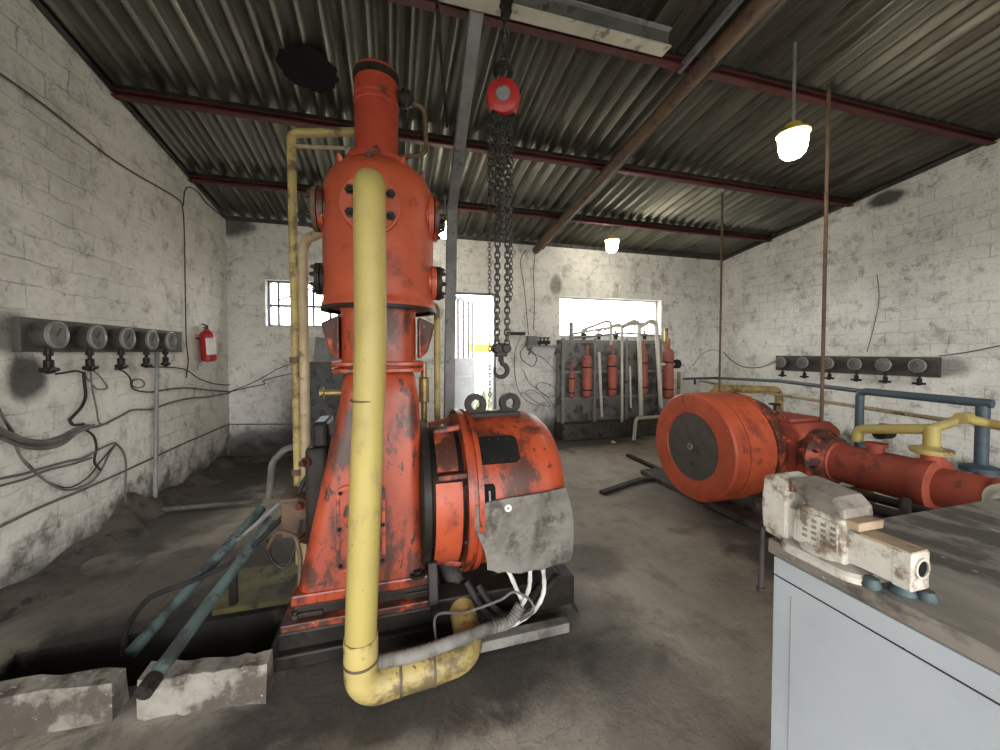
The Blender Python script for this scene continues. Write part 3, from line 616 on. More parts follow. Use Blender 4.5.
# lifting bracket with two eyes on top
lx0, lx1 = .46, .705; lz = mc.z + RM; ly = 2.23
b = MB(); b.prism([(lx0 - .035, -.02), (lx1 + .05, -.02), (lx1 + .04, .012), (lx0 - .02, .012)], (0, ly + .05, lz), X_, Z_, .10)
b.prism([(lx0 - .02, 0), (lx1 + .03, 0), (lx1 + .01, .035), ((lx0 + lx1) / 2, .02), (lx0 + .0, .035)], (0, ly + .02, lz), X_, Z_, .035)
for x in (lx0 + .02, lx1 - .01): b.lathe((x, ly + .022, lz + .062), -Y_, [(.029, 0), (.064, 0), (.064, .045), (.029, .045)], 28, close=True)
b.build('lifting_bracket', M['oil_black'], mo, smooth=40)

# grey sheet tied over the front of the motor
tp = [(472, 507), (500, 500), (533, 494), (566, 488)]; bt = [(487, 571), (512, 573), (545, 569), (571, 560)]
ts = [on_motor(x, y, RM + .02) for x, y in tp]; xb_ = []
b = MB(); N = 14; top_x = (ts[0].x, ts[3].x); vs = []
yfront = mc.y - RM - .022
for i in range(N + 1):
    u = i / N; k = min(2, int(u * 3)); f = u * 3 - k; tpt = ts[k].lerp(ts[k + 1], f)
    bx, byp = bt[k][0] + (bt[k + 1][0] - bt[k][0]) * f, bt[k][1] + (bt[k + 1][1] - bt[k][1]) * f
    bot = PY(bx + random.uniform(-.8, .8), byp + random.uniform(-1.5, 1.5), yfront - .01)
    bulge = .045 * math.sin(u * PI) if u > .6 else 0
    for j in range(9):
        w = j / 8; p = tpt.lerp(bot, w); yc = mc.y - math.sqrt(max((RM + .02) ** 2 - (p.z - mc.z) ** 2, 0)) if p.z > mc.z else yfront
        p.y = min(yc, p.y + .0) + .006 * math.sin(u * 7 + w * 3); 
        if i == N: p.x += .03 * math.sin(w * PI)
        if i == 0: p.x -= .012 * math.sin(w * 6)
        vs.append(p)
fs = [(i * 9 + j, i * 9 + j + 1, (i + 1) * 9 + j + 1, (i + 1) * 9 + j) for i in range(N) for j in range(8)]
n = len(vs); back = [p + V((0, .009, 0)) for p in vs]; edge = [j for j in range(9)] + [i * 9 + 8 for i in range(1, N + 1)] + [N * 9 + j for j in range(7, -1, -1)] + [i * 9 for i in range(N - 1, 0, -1)]
b.add(vs + back, fs + [tuple(n + x for x in reversed(f)) for f in fs] + [(a, n + a, n + edge[(i + 1) % len(edge)], edge[(i + 1) % len(edge)]) for i, a in enumerate(edge)])
sh = tag(b.build('rubber_sheet', M['grey_plate'], smooth=50), 'stained grey rubber sheet fastened over the lower front of the motor', 'sheet')
p = on_motor(508, 508, RM + .03); b = MB(); b.lathe(p, V((0, -1, .1)), [(.006, -.01), (.018, -.01), (.018, .006), (.006, .006)], 20, close=True); b.build('washer', M['label_white'], sh)

# white wires under the sheet, wrapped hose, square bar, loose cable
g1 = spline([PY(508, 570, 1.85), PY(516, 588, 1.8), PY(522, 606, 1.78), PY(505, 622, 1.74)])
g2 = spline([PY(530, 569, 1.85), PY(529, 588, 1.8), PY(520, 608, 1.76), PY(502, 625, 1.73)])
g3 = spline([PY(543, 569, 1.85), PY(544, 590, 1.78), PY(536, 608, 1.75), PY(518, 622, 1.72), PY(498, 630, 1.7)])
for g, l in ((g1, 'white tape-wrapped wire hanging leftmost below the grey rubber sheet'), (g2, 'white tape-wrapped wire in the middle below the grey rubber sheet'), (g3, 'long white wire curving down rightmost below the grey rubber sheet')):
    rs = [.011 * (1 + .12 * math.sin(i * 2.1)) for i in range(len(g))]; tag(MB().tube(g, rs, 10).build('motor_wire', M['white_wire']), l, 'wire', 'white motor wires')
hp = spline([PZ(380, 662, .16), PZ(420, 653, .17), PZ(455, 641, .185), PY(490, 628, 1.7), PY(510, 621, 1.72), PY(520, 606, 1.75)], 14); hp[0:0] = [hp[0] + V((-.08, .03, -.005))]
tag(MB().tube(hp, [.027 + .0022 * math.sin(i * 2.4) for i in range(len(hp))], 14).build('wrapped_hose', M['hose_wrap']), 'grey tape-wrapped hose running along the floor to the white motor wires', 'hose')
a, c = PZ(452, 650, .045), PZ(567, 624, .03); b = MB(); b.bar(a, c, .06, .05); tag(b.build('square_bar', M['hose_wrap'], smooth=0, bevel=.005), 'grey square bar lying on the floor under the wrapped hose', 'bar')
w = spline([PZ(436, 640, .14), PZ(437, 615, .2), PZ(466, 612, .17), PY(500, 600, 1.72), PY(514, 592, 1.72), PY(530, 600, 1.73), PY(533, 612, 1.72), PY(520, 621, 1.7)], 8)
tag(MB().tube(w, .006, 8).build('loose_wire', M['cable_grey']), 'thin grey wire looping over the wrapped hose below the motor', 'wire')
w = spline([V((.88, 1.99, .22)), PY(563, 580, 1.95), PZ(570, 598, .05), PZ(577, 612, .012)], 8); tag(MB().tube(w, .012, 8).build('black_hose', M['cable']), 'short black hose drooping to the floor right of the motor', 'hose')
for k, (x0, z) in enumerate(((.36, .27), (.42, .24))):
    w = spline([V((x0, 1.9, z)), V((x0 + .1, 1.84, .12)), V((x0 + .25, 1.83, .10)), V((x0 + .42, 1.88, .21))], 8)
    tag(MB().tube(w, .016, 8).build('black_cable', M['cable']), ('thick black cable sagging beneath the left part of the motor', 'thick black cable sagging lower beneath the motor behind the white wires')[k], 'cable')

# pipework left of and behind the compressor
yv = 2.62
a = PY(291, 133, yv); c = PY(299, 488, yv); h = PY(352, 133, yv)
ly = thing('relief_pipe', (a.x, yv, c.z), 'slim yellow pipe rising left of the compressor and turning right at the top', 'pipe')
b = MB(); b.tube(bend([V((c.x, yv, .12)), V((a.x, yv, a.z)), V((h.x + .02, yv - .02, h.z))], .04), .026, 14); b.build('pipe', M['yellow_old'], ly)
p0 = PY(297, 147, yv); p1_ = PY(354, 150, yv); MB().tube([V((a.x, yv, p0.z)), V((p1_.x, yv - .02, p1_.z))], .012, 10).build('branch', M['tan'], ly)
for z in (.7, 1.4): MB().lathe((a.x + (c.x - a.x) * .5, yv, z), Z_, [(.027, -.02), (.034, -.018), (.034, .018), (.027, .02)], 16, close=True).build('coupling', M['rust'], ly)
a = PY(303, 262, yv - .05); b = MB(); b.tube(bend([V((a.x, yv - .05, .14)), V((a.x, yv - .05, PY(303, 243, yv).z)), V((AX - .26, AY + .05, PY(325, 243, yv).z))], .09), .028, 14)
tag(b.build('intake_pipe', M['tan'], None), 'tan pipe beside the slim yellow pipe, bending into the cylinder', 'pipe')
a = PY(276, 470, 2.9); b = MB(); b.tube(bend([PY(269, 498, 2.9), PY(272, 462, 2.9), PY(286, 448, 2.9), V((a.x + .25, 2.9, .8))], .1), .022, 12); tag(b.build('drain_hose', M['cable_grey']), 'grey hose arching up from the floor left of the slim yellow pipe', 'hose')
# yellow pipes right of the column
b = MB(); x = PY(437, 330, 2.7); b.tube(bend([V((x.x, 2.7, .3)), V((x.x, 2.7, PY(437, 306, 2.7).z)), V((x.x - .12, 2.6, PY(430, 304, 2.7).z))], .04), .022, 12); tag(b.build('cooling_pipe', M['yellow_old']), 'slim yellow pipe right of the compressor neck behind the motor', 'pipe')
q = PY(424, 390, 2.65); b = MB(); b.cyl((q.x, 2.65, .5), (q.x, 2.65, PY(424, 362, 2.65).z), .02, 12); b.lathe((q.x, 2.65, PY(424, 390, 2.65).z), Z_, [(.02, -.09), (.034, -.08), (.034, .08), (.02, .09)], 14, close=True); t = b.build('brass_fitting', M['brass']); tag(t, 'short brass pipe fitting close to the right edge of the compressor column', 'fitting')

# pipes over the pit, kerb
zc = .19
a1, a2 = PZ(130, 654, -.02), PY(262, 508, 2.95); b1, b2 = PZ(153, 680, zc), PY(270, 520, 2.75)
t = thing('drain_pipe', a1, 'teal pipe leaning from the pit towards the compressor, the farther of two', 'pipe', 'teal pipes'); MB().tube([a1, a2], .03, 16).build('pipe', M['teal'], t)
t = thing('drain_pipe', b1, 'teal pipe resting on the whitewashed kerb, the nearer of two', 'pipe', 'teal pipes'); MB().tube([b1, b2], .028, 16).build('pipe', M['teal'], t); d = (b1 - b2).normalized(); MB().tube([b1 + d * .05, b1 - d * .01], .031, 16).build('end_collar', M['oil_black'], t)
w = spline([PZ(124, 655, -.05), PZ(127, 628, .05), PZ(150, 598, .12), PZ(190, 582, .16), PZ(232, 562, .24), PY(262, 538, 2.45), PY(290, 508, 2.4), PY(306, 478, 2.4), PY(316, 466, 2.4)], 8)
tag(MB().tube(w, .014, 10).build('black_cable', M['cable']), 'black cable arching over the teal pipes out of the pit', 'cable')
w = [PY(238, 540, 2.7), PY(306, 480, 2.5)]; tag(MB().tube(w, .012, 10).build('steel_rod', M['grey_steel']), 'thin grey rod slanting above the teal pipes to the compressor flank', 'rod')
# post where the cable crosses the pipes
q = PZ(232, 600, .0); tag(MB().bar(PZ(234, 612, -.0), PY(233, 572, PZ(234, 612, 0).y), .035).build('pipe_support', M['oil_black'], smooth=0), 'short dark post propping the teal pipes beside the pit', 'post')
KA, KB = PZ(2, 738, 0), PZ(268, 703, 0)
k0, k1, k2, k3 = -2.12, PZ(106, 730, 0).x, PZ(133, 725, 0).x, -.51
for (u0, u1, l) in ((k0, k1, 'whitewashed concrete kerb left of the gap, in front of the pit'), (k2, k3, 'whitewashed concrete kerb between the gap and the compressor plinth')):
    b = MB(); n = 14; rg = []
    for i in range(n + 1):
        x = u0 + (u1 - u0) * i / n; e = lambda s: random.uniform(-s, s)
        yb0 = KA.y + (KB.y - KA.y) * (x - KA.x) / (KB.x - KA.x); rg.append([V((x, yb0 + e(.01), -.01)), V((x, yb0 + .006 + e(.008), .08)), V((x, yb0 + .014 + e(.01), .15 + e(.006))), V((x, yb0 + .095 + e(.012), .152 + e(.005))), V((x, yb0 + .11, -.01))])
    b.loft(rg); tag(b.build('concrete_kerb', M['curb'], smooth=30), l, 'kerb')
# olive sheet bridging behind the pit
b = MB(); pts = [PZ(208, 622, .02), PZ(300, 610, .02), PZ(300, 566, .02), PZ(226, 575, .02)]; pts[1].y = max(pts[1].y, 2.37); pts[0].y = 2.372
b.add(pts + [p + V((0, 0, .03)) for p in pts], [(0, 1, 2, 3), (7, 6, 5, 4), (0, 4, 5, 1), (1, 5, 6, 2), (2, 6, 7, 3), (3, 7, 4, 0)])
tag(b.build('pit_cover', M['olive'], smooth=0), 'olive oil-stained cover plate on the floor behind the pit', 'cover')
w = [PZ(156, 510, .03), PZ(262, 501, .03)]; tag(MB().tube(w, .02, 10).build('floor_pipe', M['cable_grey']), 'thin grey pipe lying on the floor along the back of the left corner', 'pipe')
# dirt banked along the left wall
b = MB(); n = 40; rg = []
for i in range(n + 1):
    y = 2.1 + (5.9 - 2.1) * i / n; w_ = .22 + .12 * math.sin(i * .9) + random.uniform(-.03, .03); h_ = .06 + .05 * math.sin(i * .53 + 1) ** 2 + .16 * math.exp(-((y - PX(128, 480, XL).y) / .25) ** 2)
    rg.append([V((XL + .003, y, -.01)), V((XL + .003, y, h_)), V((XL + w_ * .35, y, h_ * .7)), V((XL + w_ * .75, y, h_ * .22)), V((XL + w_, y, -.005))])
b.loft(rg); tag(b.build('dirt_bank', M['soil'], smooth=70), 'dark dirt banked along the foot of the left wall', 'dirt', kind='stuff')

# ------------------------------------------------------------------ horizontal compressor on the right
hy, hz = 2.92, .565
FX0 = 2.69
hc = thing('horizontal_compressor', (3.3, 2.6, 0), 'large orange horizontal compressor with a drum motor lying along the right wall', 'compressor')
hv_ = V((0, hy, hz))
b = MB(); b.box((3.32, 2.55, .03), (1.0, 2.6, .06)); b.box((3.40, 2.80, .12), (.74, 1.0, .14)); b.box((3.4, 1.75, .14), (.42, .7, .16)); b.build('foundation', M['plinth'], hc, smooth=0, bevel=.015)
b = MB(); b.box((3.34, 1.35, .025), (1.06, 1.9, .05)); b.build('black_slab', M['oil_black'], hc, smooth=0, bevel=.01)  # black slab added so the floor under the cylinder is dark
R1 = .50
b = MB(); b.lathe(hv_, X_, [(.30, FX0 + .03), (.315, FX0 + .002), (.325, FX0), (R1 - .015, FX0), (R1, FX0 + .015), (R1, FX0 + .14), (R1 - .012, FX0 + .142), (R1 - .012, FX0 + .15), (R1, FX0 + .152), (R1, FX0 + .43), (R1 - .02, FX0 + .45), (.2, FX0 + .45)], 80); dm = b.build('drum_motor', M['orange_clean'], hc, smooth=35)
b = MB(); b.lathe(hv_, X_, [(0, FX0 + .012), (.318, FX0 + .012), (.318, FX0 + .03), (0, FX0 + .03)], 64); b.build('end_grille', M['disc_dark'], dm, smooth=35)
b = MB(); b.lathe(hv_, X_, [(.012, FX0 + .012), (.03, FX0 + .0), (.03, FX0 - .012), (.012, FX0 - .012)], 20, close=True); b.build('shaft_nut', M['grey_steel'], dm, smooth=35)
b = MB(); prof = [(.2, FX0 + .45)]
for k in range(3): prof += [(.497 - .02 * k, FX0 + .455 + .06 * k), (.495 - .02 * k, FX0 + .49 + .06 * k), (.45 - .02 * k, FX0 + .493 + .06 * k), (.45 - .02 * k, FX0 + .513 + .06 * k)]
prof += [(.44, FX0 + .64), (.44, FX0 + .67), (.2, FX0 + .68)]; b.lathe(hv_, X_, prof, 64); b.build('ribbed_housing', M['orange_dirty'], hc, smooth=30)
for a in (60, 95, 130, 165, 200): t = math.radians(a); u = V((0, math.cos(t), math.sin(t))); MB().bar(hv_ + u * .488 + V((FX0 + .45, 0, 0)), hv_ + u * .44 + V((FX0 + .66, 0, 0)), .05, .03).build('housing_rib', M['orange_dirty'], hc, smooth=0, bevel=.006)
b = MB(); b.prism([(2.36, .2), (3.42, .2), (3.42, .77), (3.34, .83), (2.44, .83), (2.36, .77)], (3.32, 0, 0), Y_, Z_, .46); ck = b.build('crankcase', M['red_matte'], hc, smooth=0, bevel=.03)
b = MB(); b.box((3.55, 2.9, .845), (.40, .82, .03)); b.build('crankcase_lid', M['red_matte'], hc, smooth=0, bevel=.008)
for k in range(5): MB().hexbolt((3.38, 2.56 + .17 * k, .86), Z_, .014, .014).build('bolt', M['orange_dirty'], ck)
b = MB(); b.lathe((3.318, 2.62, .55), -X_, [(.14, 0), (.14, .015), (.12, .02), (0, .02)], 32); b.build('side_cover', M['red_matte'], ck, smooth=30)
# crosshead flange and cylinder pointing to the viewer
cx_, cz_ = 3.5, .555
cc = V((cx_, 0, cz_)); NY = -Y_
def yl(prof, seg=48): b = MB(); return b.lathe(cc, NY, prof, seg)
yl([(.12, -2.38), (.235, -2.38), (.24, -2.36), (.24, -2.30), (.215, -2.27), (.19, -2.22), (.12, -2.2)]).build('crosshead_flange', M['orange_dirty'], hc, smooth=30)
for k in range(10): a = 2 * PI * k / 10 + .2; MB().hexbolt(cc + V((.2 * math.cos(a), 2.275, .2 * math.sin(a))), NY, .016, .02).build('flange_bolt', M['oil_black'], hc)
yl([(.1, -2.26), (.165, -2.26), (.165, -2.20), (.152, -2.19), (.155, -1.75), (.168, -1.70), (.185, -1.66), (.185, -1.61), (.15, -1.60)]).build('first_cylinder', M['red_matte'], hc, smooth=40)
yl([(.1, -1.64), (.128, -1.62), (.128, -1.36), (.145, -1.35), (.145, -1.31), (.13, -1.30), (.13, -1.16), (.145, -1.15), (.145, -1.10), (.06, -1.09)]).build('second_cylinder', M['red_matte'], hc, smooth=40)
yl([(.1, -1.31), (.15, -1.31), (.15, -1.285), (.1, -1.285)]).build('end_ring', M['oil_black'], hc, smooth=40)
for y in (1.95,): b = MB(); b.lathe((cx_ - .02, y, cz_ + .14), Z_, [(.05, -.02), (.05, .05), (.068, .05), (.068, .075), (.03, .08)], 20); b.build('valve_boss', M['red_matte'], hc, smooth=30)
for y in (1.5, 2.05): b = MB(); b.prism([(-.12, 0), (.12, 0), (.08, .2), (-.08, .2)], (cx_, y + .04, .2), X_, Z_, .08); b.build('cylinder_saddle', M['red_matte'], hc, smooth=0, bevel=.01)
b = MB(); q = V((3.62, 1.98, .80)); b.cyl(q, q + V((0, 0, .1)), .03, 14); b.lathe(q + V((-.06, 0, .03)), X_, [(0, 0), (.045, 0), (.045, .12), (0, .12)], 16); b.build('safety_valve', M['oil_black'], hc, smooth=40)
# valves on the crankcase lid
for (px, py, y, l) in ((800, 400, 3.1, 'small black handwheel valve standing on the crankcase lid, farther one'), (822, 416, 2.75, 'small black handwheel valve standing on the crankcase lid, beside the hanging rod')):
    q = V((3.5, y, .86)); t = thing('handwheel_valve', q, l, 'valve', 'crankcase valves'); b = MB(); b.lathe(q, Z_, [(.03, 0), (.03, .03), (.014, .035), (.014, .10), (0, .10)], 14); b.build('valve_body', M['oil_black'], t, smooth=40)
    b = MB(); b.tube([q + V((.045 * math.cos(a), .045 * math.sin(a), .095)) for a in [2 * PI * k / 16 for k in range(16)]], .008, 8, closed=True); b.bar(q + V((-.045, 0, .095)), q + V((.045, 0, .095)), .008); b.bar(q + V((0, -.045, .095)), q + V((0, .045, .095)), .008); b.build('handwheel', M['oil_black'], t)
# yellow pipes over the cylinder
ytop = .90
b = MB(); yq = 2.10; xq = cx_ - .02
a = PX(857, 449, xq); 
pipeA = [V((xq, a.y, cz_ + .20)), V((xq, a.y, PX(857, 429, xq).z)), V((xq, PX(932, 429, xq).y, PX(932, 429, xq).z))]
t = thing('discharge_pipe', pipeA[0], 'yellow pipe rising from the horizontal cylinder and running to a flanged outlet', 'pipe')
b.tube(bend(pipeA, .07), .034, 16); b.build('pipe', M['yellow'], t)
q = pipeA[2]; b = MB(); b.tube([q + V((0, -.0, .02)), V((q.x, q.y, cz_ + .24))], .042, 16); b.build('outlet', M['yellow'], t)
MB().lathe((q.x, q.y, cz_ + .215), Z_, [(.03, 0), (.10, 0), (.105, .012), (.105, .032), (.06, .04), (.045, .055)], 28).build('outlet_flange', M['yellow_old'], t, smooth=40)
MB().lathe((q.x, q.y, cz_ + .12), Z_, [(.05, 0), (.05, .085), (.085, .09), (.085, .095), (.03, .095)], 24).build('stub', M['red_matte'], t, smooth=40)
b = MB(); e0 = q + V((0, .02, 0)); e1 = PX(964, 418, xq + .08); e2 = PX(1040, 433, xq + .12); b.tube(bend([q + V((.0, -.0, .0)), e1, e1 + V((.1, -.06, -.03)), e2], .05), .03, 14); b.build('branch_pipe', M['yellow'], t)
MB().lathe(e1 + V((-.04, 0, 0)), X_, [(0, 0), (.036, 0), (.036, .09), (0, .09)], 16).build('pipe_cap', M['yellow'], t, smooth=40)
xw = 4.6
b = MB(); b.tube([PX(700, 381, 5.6), PX(780, 395, 5.0), PX(952, 421, 4.1)], .018, 10); tag(b.build('thin_pipe', M['tan']), 'thin yellow-brown pipe slanting along the right wall behind the horizontal compressor', 'pipe')
yb3 = 4.3
b = MB(); b.tube(bend([V((PY(712, 400, yb3).x, yb3, .35)), PY(712, 388, yb3), PY(779, 390, yb3), PY(779, 408, yb3), V((PY(779, 408, yb3).x, yb3, .2))], .12), .055, 16); tag(b.build('suction_pipe', M['yellow_old']), 'thick ochre pipe arched behind the orange drum motor', 'pipe')
# blue rail
rail = thing('blue_rail', PX(860, 425, 3.75), 'slate blue pipe rail standing behind the horizontal cylinder', 'rail')
xr = 3.85
p0 = PX(860, 391, xr); p1_ = PX(993, 404, xr); pe = PX(983, 404, xr)
b = MB(); b.tube(bend([V((p0.x, p0.y, .5)), p0, p1_], .05), .03, 14); b.build('pipe', M['blue'], rail)
zf = PX(983, 468, xr).z; b = MB(); b.tube([V((pe.x, pe.y, pe.z - .01)), V((pe.x, pe.y, zf))], .034, 14); b.build('end_post', M['blue'], rail)
MB().lathe((pe.x, pe.y, zf - .025), Z_, [(.03, 0), (.10, 0), (.10, .03), (.05, .045), (.03, .05)], 24).build('flange', M['blue'], rail, smooth=35)
MB().tube([V((pe.x, pe.y, zf - .02)), V((pe.x, pe.y, .06))], .03, 12).build('flange_stub', M['red_matte'], rail)
b = MB(); b.tube([p0, PX(780, 381, xr + .55), PX(716, 378, 5.2), PX(676, 379, 5.4)], .02, 10); b.build('long_run', M['blue'], rail)
q = PX(676, 379, 5.4); MB().tube([q, V((q.x, q.y, .05))], .022, 10).build('end_leg', M['blue'], rail)
q = PX(695, 379, 5.3); MB().tube([q + V((0, 0, .0)), V((q.x, q.y, q.z - .1))], .02, 10).build('stub_valve', M['blue'], rail)
# black pipework low in the shade, white pipe at the frame's edge
for (pts, r, l) in (([PX(826, 496, 3.02), PX(900, 516, 3.02), PX(990, 541, 3.02)], .035, 'black pipe low on the floor beside the horizontal cylinder, nearer one'), ([PX(830, 486, 3.2), PX(985, 527, 3.2)], .03, 'black pipe low beside the horizontal cylinder, nearest the foundation'), ([PX(866, 526, 2.9), PX(905, 519, 3.1), PX(905, 500, 3.2)], .03, 'short black branch pipe rising under the horizontal cylinder')):
    tag(MB().tube(bend(pts, .15), r, 14).build('black_pipe', M['dark_iron']), l, 'pipe', 'black floor pipes')
xw2 = 2.75
a = PX(992, 540, xw2); b = MB(); b.tube(bend([V((a.x, a.y, .0)), PX(992, 491, xw2), PX(1040, 487, xw2)], .05), .03, 14); t = b.build('white_pipe', M['white_pipe'], smooth=40); tag(t, 'white pipe bending at the right edge beside the horizontal cylinder', 'pipe')
q = PX(992, 512, xw2); MB().lathe(q, Z_, [(.032, -.02), (.042, -.018), (.042, .018), (.032, .02)], 16, close=True).build('coupling', M['white_pipe'], t)

# ------------------------------------------------------------------ workbench and vise
bx, byy, bz = 1.125, .90, .868
bn = thing('workbench', (1.9, .1, 0), 'pale grey steel workbench with a worn dark top at the lower right', 'workbench')
b = MB(); b.box((1.9, -.15, bz - .02), (1.55, 2.1, .045)); b.build('bench_top', M['bench_top'], bn, smooth=0, bevel=.006)
b = MB(); b.box((bx + .012, -.15, (bz - .045) / 2), (.02, 2.06, bz - .045)); sp = b.build('side_panel', M['bench_grey'], bn, smooth=0, bevel=.003)
b = MB(); b.box((1.9, byy - .03, (bz - .045) / 2), (1.5, .02, bz - .045)); b.build('end_panel', M['bench_grey'], bn, smooth=0, bevel=.003)
b = MB(); b.bar((bx + .0005, byy - .02, bz - .10), (bx + .0005, -1.1, bz - .10), .0025, .003); b.build('panel_seam', M['oil_black'], sp, smooth=0)
b = MB(); b.bar((bx + .0012, byy - .075, .02), (bx + .0012, byy - .075, bz - .14), .002, .002); b.build('panel_seam', M['grey_steel'], sp, smooth=0)
for k in range(4): MB().hexbolt((bx + .002, byy - .1 - .23 * k, bz - .10), -X_, .002, .002).build('rivet', M['dark_iron'], sp)
# vise, its slide pointing at the viewer: s runs across it, y along it, z up from the bench top
ce = PZ(911, 592, bz + .03); VX = ce.x; yE = ce.y
yv_ = lambda px: PX(px, 530, VX).y
yB0, yB1, yJ0, yJ1 = yv_(797), yv_(846), yv_(768), yv_(789)
vs_ = thing('bench_vise', (VX + .05, yB0, bz), 'heavy worn white bench vise clamped on the far end of the workbench', 'vise')
def VP(s, y, z): return V((VX + s, y, bz + z))
def vprism(poly, s0, s1): b = MB(); n = len(poly); return b.add([VP(s0, u, w) for u, w in poly] + [VP(s1, u, w) for u, w in poly], [tuple(range(n)), tuple(reversed(range(n, 2 * n)))] + [(i, (i + 1) % n, n + (i + 1) % n, n + i) for i in range(n)])
def vbox(b, s0, s1, ya, yb_, z0, z1): return b.box(VP((s0 + s1) / 2, (ya + yb_) / 2, (z0 + z1) / 2), (s1 - s0, abs(yb_ - ya), z1 - z0))
SW = .062
b = MB(); b.loft([[VP(u, w, z) for u, w in rrect(.17 - k, yB0 - yB1 + .10 - k, .05, 5, SW / 2 + .01, (yB0 + yB1) / 2 - .01)] for z, k in ((0, 0), (.014, 0), (.022, .012))]); b.build('swivel_base', M['vise'], vs_, smooth=30)
b = MB(); b.lathe(VP(SW / 2, (yB0 + yB1) / 2, .02), Z_, [(.06, 0), (.065, .008), (.05, .025), (.045, .05)], 28); b.build('base_ring', M['vise'], vs_, smooth=30)
hb_ = yB0 - yB1
vprism([(yB0 + .004, .03), (yB1 - .006, .022), (yB1 - .006, .05), (yB1, .14), (yB0 - .02, .145), (yB0 - .012, .12), (yB0 + .006, .085)], -.014, SW + .014).build('fixed_body', M['vise'], vs_, smooth=0, bevel=.007)
fb = [o for o in bpy.data.objects if o.parent == vs_ and o.name.startswith('fixed_body')][0]
b = MB(); vbox(b, -.017, -.012, yB1 + .008, yB0 - .012, .048, .128); pl_ = b.build('cast_panel', M['vise'], fb, smooth=0, bevel=.002)
pw = (hb_ - .02) / 4.6
for i in range(4):
    for j in range(4): b = MB(); vbox(b, -.0185, -.016, yB1 + .013 + i * pw * 1.05, yB1 + .013 + i * pw * 1.05 + pw * .55, .057 + j * .0165, .057 + j * .0165 + .008); b.build('cast_mark', M['vise_arch'], pl_, smooth=0)
b = MB(); vbox(b, .0, SW + .03, yB1 - .03, yB1 + .03, .12, .143); b.build('rear_shoulder', M['vise_top'], vs_, smooth=0, bevel=.004)
vprism([(yB0 - .03, .135), (yB1 + .0, .135), (yB1 + .005, .165), (yB1 + .03, .19), (yB0 - .0, .203), (yB0 + .03, .204), (yB0 + .035, .182), (yB0 + .008, .174), (yB0 - .018, .155)], -.004, SW + .05).build('jaw_arch', M['vise_arch'], vs_, smooth=0, bevel=.009)
vprism([(yJ1, .005), (yJ1, .16), (yJ1 - .004, .195), (yJ0 - .02, .205), (yJ0 + .01, .188), (yJ0 + .018, .10), (yJ0 + .01, .015)], -.01, SW + .04).build('moving_jaw', M['vise'], vs_, smooth=0, bevel=.007)
mj = [o for o in bpy.data.objects if o.parent == vs_ and o.name.startswith('moving_jaw')][0]
b = MB(); vbox(b, -.006, SW + .035, yJ1 - .012, yJ1, .165, .20); b.build('jaw_plate', M['rust'], mj, smooth=0, bevel=.002)
z0 = .03; hz_ = .085; o_ = [(u, v + z0 + hz_ / 2) for u, v in rrect(SW, hz_, .005, 2, SW / 2)]
b = MB(); b.loft([[VP(u, y, v) for u, v in o_] for y in (yJ1 + .01, yE + .035)])
n = len(o_); 
b.loft([[VP(SW / 2 + (u - SW / 2) * k, y, z0 + hz_ / 2 + (v - z0 - hz_ / 2) * k) for u, v in o_] for y, k in ((yE + .035, 1.06), (yE, 1.06))]); sl_ = b.build('slide_bar', M['vise'], vs_, smooth=0, bevel=.002)
b = MB(); vbox(b, .002, SW - .002, yE + .002, yB1 - .03, z0 + hz_ - .001, z0 + hz_ + .005); b.build('slide_top', M['vise_top'], sl_, smooth=0)
b = MB(); b.lathe(VP(SW * .55, yE, z0 + hz_ * .58), NY, [(0, -.01), (.019, -.01), (.019, .001), (0, .001)], 20); b.build('bore_disc', M['dead_black'], sl_)  # black disc, the darkness of the hole put into its colour
b = MB(); b.lathe(VP(SW * .55, yE, z0 + hz_ * .58), NY, [(.019, -.002), (.025, -.002), (.025, .004), (.019, .004)], 20, close=True); b.build('bore_rim', M['vise'], sl_)
for (s_, y_, r_) in ((-.008, yE + .07, .02), (.03, yE + .03, .026), (.055, yE + .0, .02)): b = MB(); b.lathe(VP(s_, y_, 0), Z_, [(r_ * .9, 0), (r_, .008), (r_ * .7, .024), (0, .027)], 18); b.build('clamp_nut', M['blue_base'], vs_, smooth=40)
ht = VP(-.022, yJ0 + .0, .03); b = MB(); b.tube([ht, ht + V((-.004, 0, -.20))], .008, 10); b.lathe(ht + V((-.004, 0, -.20)), Z_, [(0, -.008), (.012, -.006), (.012, .008), (0, .01)], 12); b.build('tommy_bar', M['dark_iron'], vs_)
b = MB(); b.cyl(VP(SW / 2, yJ0 + .015, z0 + hz_ / 2), VP(SW / 2, yJ0 + .05, z0 + hz_ / 2), .022, 16); b.build('screw_head', M['dark_iron'], vs_)

# ------------------------------------------------------------------ hoist, beams, post
hbY = 2.36; hb_z = zroof(hbY) + .0
a = PY(432, 0, hbY); c = PY(672, 52, hbY)
t = thing('hoist_beam', (.8, hbY, zroof(hbY) - .12), 'grey steel beam with its lit underside coloured cream, carrying the chain hoist', 'beam')
b = MB(); zb = PY(560, 12, hbY).z; xa, xc = PY(440, 10, hbY).x, PY(668, 50, hbY).x
b.box(((xa + xc) / 2, hbY, zb), (xc - xa, .012, .12)); b.build('web', M['beam_web'], t, smooth=0)  # web coloured darker for its shaded face
b = MB(); b.box(((xa + xc) / 2, hbY + .015, zb - .062), (xc - xa, .10, .012)); b.build('lower_flange', M['bright_cream'], t, smooth=0)  # cream underside: light bounced off the floor is put into the colour
b = MB(); b.box(((xa + xc) / 2, hbY + .015, zb + .062), (xc - xa, .10, .012)); b.build('upper_flange', M['grey_steel'], t, smooth=0)
hx_, hyy = PY(506, 60, 2.33).x, 2.33
zt_ = zb - .06
